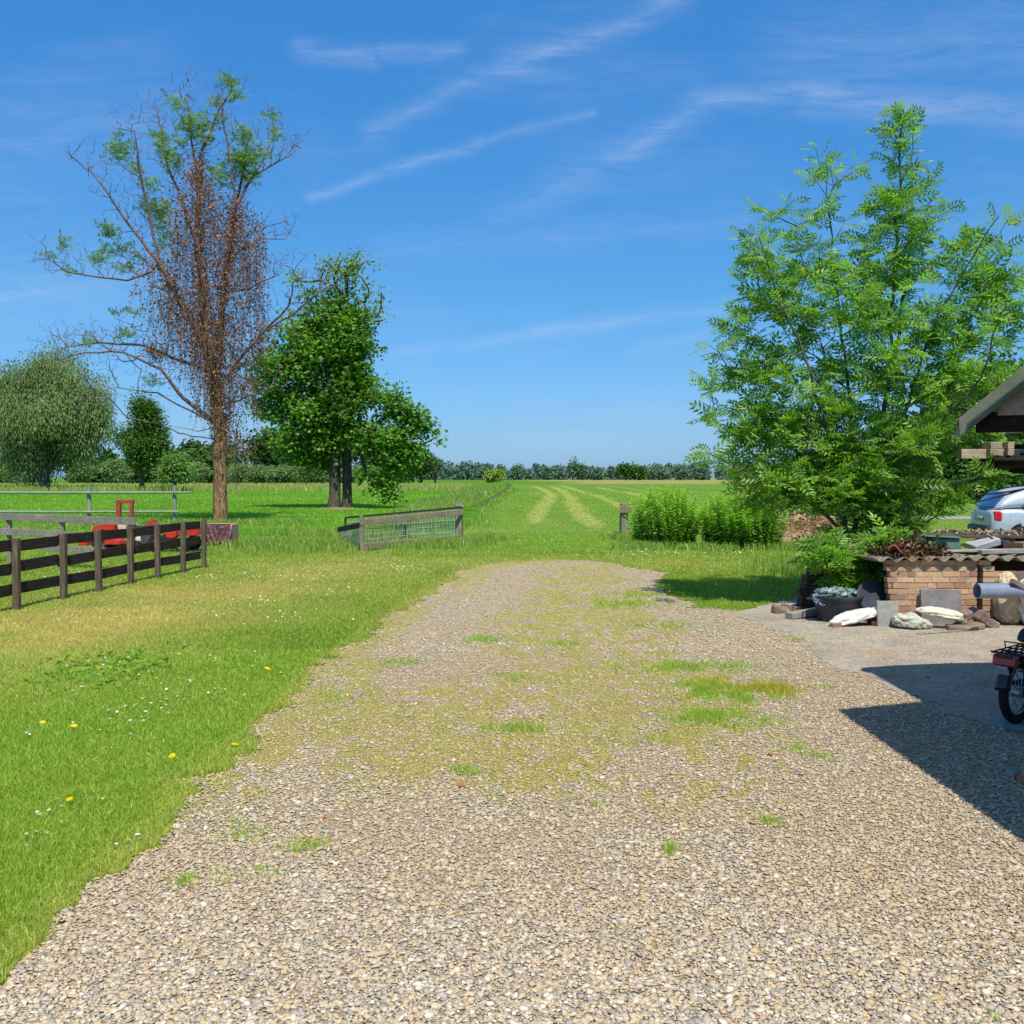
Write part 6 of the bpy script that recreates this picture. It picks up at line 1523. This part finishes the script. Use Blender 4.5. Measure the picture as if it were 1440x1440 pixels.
blades('field_grass', x, y, hh, .0011 * y * rng.uniform(.6, 1.2, len(x)), mb_field, .5, False, dry=db * .8, tint=np.clip(fbm(x * .25, y * .12, 67) * .7 + rng.random(len(x)) * .3, 0, 1), label='bright green meadow grass across the fields', cat='grass')
# loose hay in the windrows
X_ = []; 
for row in wind[:4]:
    for (a, b) in zip(row[:-1], row[1:]):
        A = G(a[0], a[1]); B = G(b[0], b[1]); n_ = int(4 * (abs(a[1] - b[1]) + 4) * (a[2] + b[2]) / 2); u = rng.random(n_)[:, None]
        X_.append(A[:2] * (1 - u) + B[:2] * u + rng.normal(0, .34, (n_, 2)) * ((a[2] * (1 - u) * A[1] + b[2] * u * B[1]) / F_PX) * [1, 2.0])
X_ = np.concatenate(X_); n_ = len(X_); hay_m = m_leaf('hay', lin(164, 172, 88), lin(196, 196, 124), .2, .01)
V, Fs, tn = scatter(T_diamond(.12), np.column_stack([X_, rng.uniform(.02, .10, n_)]), rdir(n_, -.3, .3), rdir(n_, .3, 1), .02 + .0022 * X_[:, 1] * rng.uniform(.6, 1.3, n_)); o = np_obj('cut_hay', V, Fs, hay_m, loc=(0, 0, 0), attrs={'tint': tn}); tag(o, 'pale cut hay lying in curved rows on the mown field', 'hay', kind='stuff')
# tall grass along the ditch bank, at the railing, posts, heap and fence feet
def tall(name, label, x, y, h0, h1, dry=.15, wk=.0011, lean=.28, mat=None):
    n = len(x); blades(name, x, y, rng.uniform(h0, h1, n), wk * np.maximum(y, 7) * rng.uniform(.7, 1.4, n), mat or mb_tall, lean, True, dry=np.clip(rng.normal(dry, .15, n), 0, 1), label=label, cat='tall grass')
dl = sorted(DITCH, key=lambda d: d[1])
x, y = sample_fan(90000, 24, 150, -.30, .02, 1.6); dx = np.interp(y, [d[1] for d in dl], [d[0] for d in dl]) - x
c = (dx > .3 + .004 * y) & (dx < .6 + .030 * y + 1.2 * fbm(x * .2, y * .08, 71)); x, y = thin(x, y, c)
tall('reeds', 'taller rough grass and reeds along the left bank of the ditch', x, y, .25, .65, .2, .0009)
x, y = sample_fan(9000, 30, 150, -.2, .05, 1.4); dx = np.interp(y, [d[1] for d in dl], [d[0] for d in dl]) - x
c = (dx < -.3) & (dx > -1.0 - .006 * y); x, y = thin(x, y, c); tall('bank_grass', 'rough grass on the right bank of the ditch', x, y, .1, .3)
cl_ = []
for (px, py, sx_, sy_, n_) in ((520, 768, 1.2, .3, 2600), (590, 772, .9, .25, 900), (650, 766, .45, .3, 1400), (620, 768, .8, .3, 900), (480, 770, .7, .5, 2200), (430, 772, 1.2, .6, 2400), (375, 768, 1.2, .5, 1500), (880, 758, .5, .5, 1300), (905, 770, .5, .4, 900), (1105, 772, .4, .4, 900), (1000, 774, 1.6, .18, 1500), (690, 760, .5, .4, 300)):
    g_ = G(px, py); cl_.append(np.stack([g_[0] + rng.normal(0, sx_ * .6, n_), g_[1] + rng.normal(0, sy_, n_)], 1))
cl_ = np.concatenate(cl_); tall('rough_grass', 'rough tufts of longer grass round the railing and bushes', cl_[:, 0], cl_[:, 1], .05, .24, .2, .0009)
g_ = G(1142, 800); n_ = 3600; cl_ = np.stack([g_[0] + rng.normal(0, .5, n_), 16.2 + rng.normal(0, 1.3, n_)], 1)
tall('rough_grass', 'long bright grass between the brown heap and the brick stack', cl_[:, 0], cl_[:, 1], .06, .30, .1, .0009)
n_ = 14000; xx_ = rng.uniform(P(-60, 0, 30)[0], P(520, 0, 30)[0], n_); yy_ = 26.5 + rng.random(n_) ** 1.3 * 9
c = fbm(xx_ * .5, yy_ * .5, 77) > .5
tall('rough_grass', 'rough longer grass strip behind the fences on the left', xx_[c], yy_[c], .06, .24, .22, .0009)
n_ = 5000; xx_ = rng.uniform(-18, -6, n_); yy_ = 20.2 + rng.normal(0, .35, n_); 
x, y = sample_fan(26000, 118, 205, -.6, -.04, 1.0); tall('meadow_edge', 'pale tall grass along the far edge of the left field', x, y, .3, .8, .5, .0009)
# shaggy fringe and tufts in the gravel
def tufts(px_list, label, mat=None, h=(.02, .05), n=None, name='gravel_weeds', tint=.5, dry=.05):
    X_ = []; Y_ = []
    for (px, py, rx, ry, nn_) in px_list:
        nn_ = int(nn_ * 1.1); g_ = G(px, py); wx_ = rx / F_PX * g_[1]; wy_ = ry * g_[1] ** 2 / (F_PX * H)
        X_.append(g_[0] + rng.normal(0, wx_ * .5, nn_)); Y_.append(g_[1] + rng.normal(0, wy_ * .5, nn_))
    X_ = np.concatenate(X_); Y_ = np.concatenate(Y_); kf = fbm(X_ * 7, Y_ * 5, 123) + .3 * rng.random(len(X_)) > .62; X_ = X_[kf]; Y_ = Y_[kf]; n_ = len(X_)
    return blades(name, X_, Y_, rng.uniform(*h, n_), .0016 + .0007 * Y_ * rng.uniform(.6, 1.3, n_), mat or mb_lawn, .9, False, z0=.012, dry=np.clip(rng.normal(dry, .1, n_), 0, 1), tint=np.clip(rng.normal(tint, .25, n_), 0, 1), label=label, cat='weeds')
x, y = sample_fan(330000, 4.3, 19.5, -.30, .26, 1.8); c = gravel_mask(x, y) & (rng.random(len(x)) < sstep(.62, .95, moss_mask(x, y) * .75 + fbm(x * 6, y * 4, 72) * .62)); x, y = thin(x, y, c); print('gravel weeds', len(x)); n_ = len(x)
blades('gravel_weeds', x, y, rng.uniform(.008, .024, n_), .0012 + .00075 * y * rng.uniform(.5, 1.3, n_), m_blade('moss_blade', lin(150, 152, 66), lin(204, 194, 104), lin(214, 198, 134)), 1.0, False, z0=.010, dry=np.clip(rng.normal(.35, .25, n_), 0, 1), label='thin yellowish moss and grass growing through the gravel', cat='weeds')
tufts([(1000, 972, 60, 12, 5200), (1010, 1012, 80, 16, 3400), (960, 940, 110, 10, 2600), (1045, 985, 60, 8, 1500), (1160, 968, 18, 6, 250), (1120, 1055, 18, 9, 260), (1158, 1068, 12, 8, 160), (940, 1198, 14, 8, 160), (840, 1138, 12, 6, 140), (690, 1120, 12, 6, 130), (678, 902, 36, 7, 900), (790, 908, 24, 5, 420), (880, 850, 60, 8, 1300), (862, 853, 40, 6, 700), (900, 838, 50, 6, 900), (735, 1028, 70, 8, 900), (655, 1088, 30, 8, 300), (1085, 1160, 20, 10, 160), (350, 1230, 50, 14, 500), (255, 1245, 22, 10, 200), (430, 1195, 40, 12, 300), (240, 1130, 90, 40, 900), (480, 980, 60, 20, 700), (930, 880, 70, 8, 900), (1120, 900, 20, 5, 120), (700, 955, 60, 10, 500), (560, 935, 40, 8, 500), (900, 1040, 60, 12, 500), (1395, 1434, 12, 8, 60), (330, 1175, 60, 22, 500)], 'green tufts of weed scattered in the gravel drive')
tufts([(1062, 968, 58, 11, 3200), (1090, 972, 30, 8, 1200), (1010, 965, 30, 8, 600)], 'yellow flowering patch of stonecrop in the gravel', m_blade('yellow_blade', lin(140, 146, 48), lin(206, 198, 80), lin(190, 180, 80)), (.03, .06), name='stonecrop', tint=.6)
# broader weeds in the lawn
g_ = G(150, 945); n_ = 420; pos = np.stack([g_[0] + rng.normal(0, .30, n_), g_[1] + rng.normal(0, .45, n_), rng.uniform(.015, .05, n_)], 1)
V, Fs, tn = scatter(T_diamond(.35), pos, rdir(n_, -.1, .6), rdir(n_, .5, 1), rng.uniform(.04, .09, n_)); o = np_obj('lawn_weeds', V, Fs, lf_nettle, loc=(g_[0], g_[1], 0), attrs={'tint': tn}); tag(o, 'dark green broad leaved weeds in the lawn', 'weeds', kind='stuff')
# daisies and dandelions
def flowers(name, label, x, y, r0, mat_p, mat_c, hgt):
    n = len(x); pos = np.stack([x, y, rng.uniform(*hgt, n)], 1); an = np.arange(8) * math.pi / 4
    ring = np.stack([np.cos(an), np.sin(an), np.zeros(8)], 1); V = np.concatenate([[[0, 0, -.15]], ring]); F = np.array([[0, i + 1, (i + 1) % 8 + 1] for i in range(8)])
    V2, Fs2, tn2 = scatter((V, F), pos, rdir(n, -.2, .2), rdir(n, .7, 1), rng.uniform(.7, 1.2, n) * r0)
    o = np_obj(name, V2, Fs2, mat_p, loc=(0, 0, 0), attrs={'tint': tn2}); tag(o, label, name.replace('_', ' '), kind='stuff'); return o
white_p = m_leaf('daisy_petals', lin(216, 216, 210), lin(236, 236, 230), .2, 0); yel_p = m_leaf('dandelion_petals', lin(228, 196, 20), lin(240, 214, 40), .2, 0)
clx = []
for (px, py, rx, ry, nn_) in ((200, 1005, 60, 14, 26), (225, 1012, 28, 8, 14), (110, 965, 50, 20, 14), (90, 1030, 60, 18, 14), (40, 1185, 40, 22, 9), (30, 1215, 20, 14, 5), (185, 1195, 30, 10, 6), (165, 1050, 60, 30, 8), (70, 1160, 50, 30, 8), (250, 970, 70, 14, 22), (300, 985, 50, 10, 10), (150, 940, 80, 10, 18), (330, 930, 80, 10, 18), (420, 870, 100, 12, 40), (350, 845, 60, 8, 40), (430, 812, 90, 8, 60), (440, 835, 60, 10, 40), (60, 870, 80, 10, 30), (200, 870, 80, 10, 30), (330, 815, 60, 5, 60), (560, 800, 70, 6, 60), (900, 778, 110, 3, 60), (1000, 780, 90, 3, 50), (860, 782, 60, 4, 30), (1050, 800, 60, 8, 16), (130, 810, 60, 8, 60), (40, 826, 40, 8, 40)):
    g_ = G(px, py); clx.append(np.stack([g_[0] + rng.normal(0, rx / F_PX * g_[1] * .6, nn_), g_[1] + rng.normal(0, ry * g_[1] ** 2 / (F_PX * H) * .6, nn_)], 1))
clx = np.concatenate(clx); c = ~gravel_mask(clx[:, 0], clx[:, 1]) & (rng.random(len(clx)) < .75); clx = clx[c]
flowers('daisies', 'small white daisies dotted over the lawn', clx[:, 0], clx[:, 1], .0072 + .00042 * clx[:, 1], white_p, None, (.04, .065))
dn = np.array([G(px, py)[:2] for px, py in ((330, 1056), (345, 998), (362, 985), (252, 926), (395, 953), (104, 1032), (60, 1024), (242, 1074), (376, 949), (98, 1140))])
flowers('dandelions', 'yellow dandelions near the lawn edge', dn[:, 0], dn[:, 1], .022, yel_p, None, (.04, .06))
# dead leaves on lawn and gravel
lp = np.array([G(px, py)[:2] for px, py in ((95, 883), (262, 843), (655, 1110), (1086, 1066), (455, 1152), (120, 840), (308, 822), (64, 876), (640, 800), (165, 800), (300, 836))]); n_ = len(lp)
V, Fs, tn = scatter(T_diamond(.6), np.column_stack([lp, np.where(gravel_mask(lp[:, 0], lp[:, 1]), .018, .04)]), rdir(n_, -.2, .2), rdir(n_, .7, 1), rng.uniform(.05, .08, n_)); o = np_obj('fallen_leaves', V, Fs, m_leaf('fallen_leaf', lin(170, 110, 74), lin(214, 160, 116), .1, 0), loc=(0, 0, 0), attrs={'tint': tn}); tag(o, 'few dry fallen leaves on the lawn and gravel', 'fallen leaves', kind='stuff')

# ---- pebbles
t = NT('pebble'); tt = t.attr('tint'); p = t.pos()
col = t.ramp(tt, [(0, lin(140, 137, 133)), (.14, lin(166, 161, 154)), (.28, lin(190, 182, 168)), (.42, lin(206, 186, 154)), (.58, lin(216, 202, 176)), (.70, lin(204, 176, 132)), (.78, lin(192, 172, 144)), (.88, lin(228, 218, 198)), (.97, lin(232, 226, 212)), (1, lin(190, 138, 96))])
col = t.mix(t.rng(t.noise(p, 160, 3), .4, .7, 0, .25), col, lin(110, 96, 80))
sy_ = t.n('ShaderNodeSeparateXYZ'); t.set(sy_.inputs[0], p)
col = t.mix(t.math('MULTIPLY', t.rng(t.noise(p, .9, 5, .65), .36, .6, .1, .5), t.rng(sy_.outputs[1], 2.9, 3.9, .25, 1)), col, lin(184, 156, 118))
col = t.mix(t.attr('dry'), col, lin(186, 172, 104))
t.bsdf(col, .6, 0, None, .3)
peb = t.m
ph = (1 + 5 ** .5) / 2; iv = np.array([[-1, ph, 0], [1, ph, 0], [-1, -ph, 0], [1, -ph, 0], [0, -1, ph], [0, 1, ph], [0, -1, -ph], [0, 1, -ph], [ph, 0, -1], [ph, 0, 1], [-ph, 0, -1], [-ph, 0, 1]]) / math.sqrt(1 + ph * ph)
fi = np.array([[0, 11, 5], [0, 5, 1], [0, 1, 7], [0, 7, 10], [0, 10, 11], [1, 5, 9], [5, 11, 4], [11, 10, 2], [10, 7, 6], [7, 1, 8], [3, 9, 4], [3, 4, 2], [3, 2, 6], [3, 6, 8], [3, 8, 9], [4, 9, 5], [2, 4, 11], [6, 2, 10], [8, 6, 7], [9, 8, 1]])
Vs = []; Fs_ = []; T_ = []; D_ = []; off = 0
def pebbles(x, y, sz, sink=.35, z0=.012):
    global off
    n = len(x); per_v = iv[None] * (1 + rng.normal(0, .17, (n, 12, 1))); s3 = np.stack([rng.uniform(.8, 1.4, n), rng.uniform(.7, 1.1, n), rng.uniform(.18, .42, n)], 1)[:, None, :] * (sz / 2)[:, None, None]
    v = per_v * s3; a = rng.uniform(0, 6.283, n); tx = rng.normal(0, .3, n)
    ca, sa = np.cos(a)[:, None], np.sin(a)[:, None]; ct, st = np.cos(tx)[:, None], np.sin(tx)[:, None]
    X0_, Y0_, Z0_ = v[..., 0], v[..., 1], v[..., 2]; Y1_ = Y0_ * ct - Z0_ * st; Z1_ = Y0_ * st + Z0_ * ct
    V = np.stack([X0_ * ca - Y1_ * sa + x[:, None], X0_ * sa + Y1_ * ca + y[:, None], Z1_ + z0 + (sz * .05 + rng.uniform(-.003, .0015, n))[:, None]], -1).reshape(-1, 3)
    F = (np.arange(n)[:, None, None] * 12 + fi[None]).reshape(-1, 3)
    ms = moss_mask(x, y); dr = np.clip(ms * 1.0 * (rng.random(n) < .6 * ms + .15) + .05, 0, .75)
    return V, F, np.repeat(rng.random(n), 12), np.repeat(dr, 12)
x, y = sample_fan(360000, 2.45, 9.5, -.62, .62, 1.45); c = gravel_mask(x, y) & ~yard_mask(x, y) & (rng.random(len(x)) > .35 * moss_mask(x, y)); x, y = thin(x, y, c); print('pebbles', len(x))
sz = rng.lognormal(math.log(.0112), .46, len(x)); sz = np.clip(sz, .006, .034)
V, F, tn, dr = pebbles(x, y, sz)
o = np_obj('gravel_pebbles', V, F, peb, loc=(0, 0, 0), smooth=True, attrs={'tint': tn, 'dry': dr}); tag(o, 'loose pale and grey pebbles of the gravel drive in the foreground', 'gravel', kind='stuff')
x, y = sample_fan(70000, 9.0, 20.5, -.30, .34, 1.6); c = gravel_mask(x, y) & ~yard_mask(x, y) & (rng.random(len(x)) > .6 * moss_mask(x, y)); x, y = thin(x, y, c)
sz = np.clip(rng.lognormal(math.log(.020), .3, len(x)), .01, .036); V, F, tn, dr = pebbles(x, y, sz)
o = np_obj('gravel_pebbles', V, F, peb, loc=(0, 0, 0), smooth=True, attrs={'tint': tn, 'dry': dr}); tag(o, 'pebbles of the far part of the gravel drive up to the grass', 'gravel', kind='stuff')
x, y = sample_fan(9000, 6.2, 12.5, .16, .6, 1.2); c = yard_mask(x, y); x, y = thin(x, y, c)
sz = np.clip(rng.lognormal(math.log(.013), .4, len(x)), .006, .034); V, F, tn, dr = pebbles(x, y, sz)
o = np_obj('yard_pebbles', V, F, peb, loc=(0, 0, 0), smooth=True, attrs={'tint': tn, 'dry': dr}); tag(o, 'scattered small stones on the bare dirt yard', 'gravel', kind='stuff')
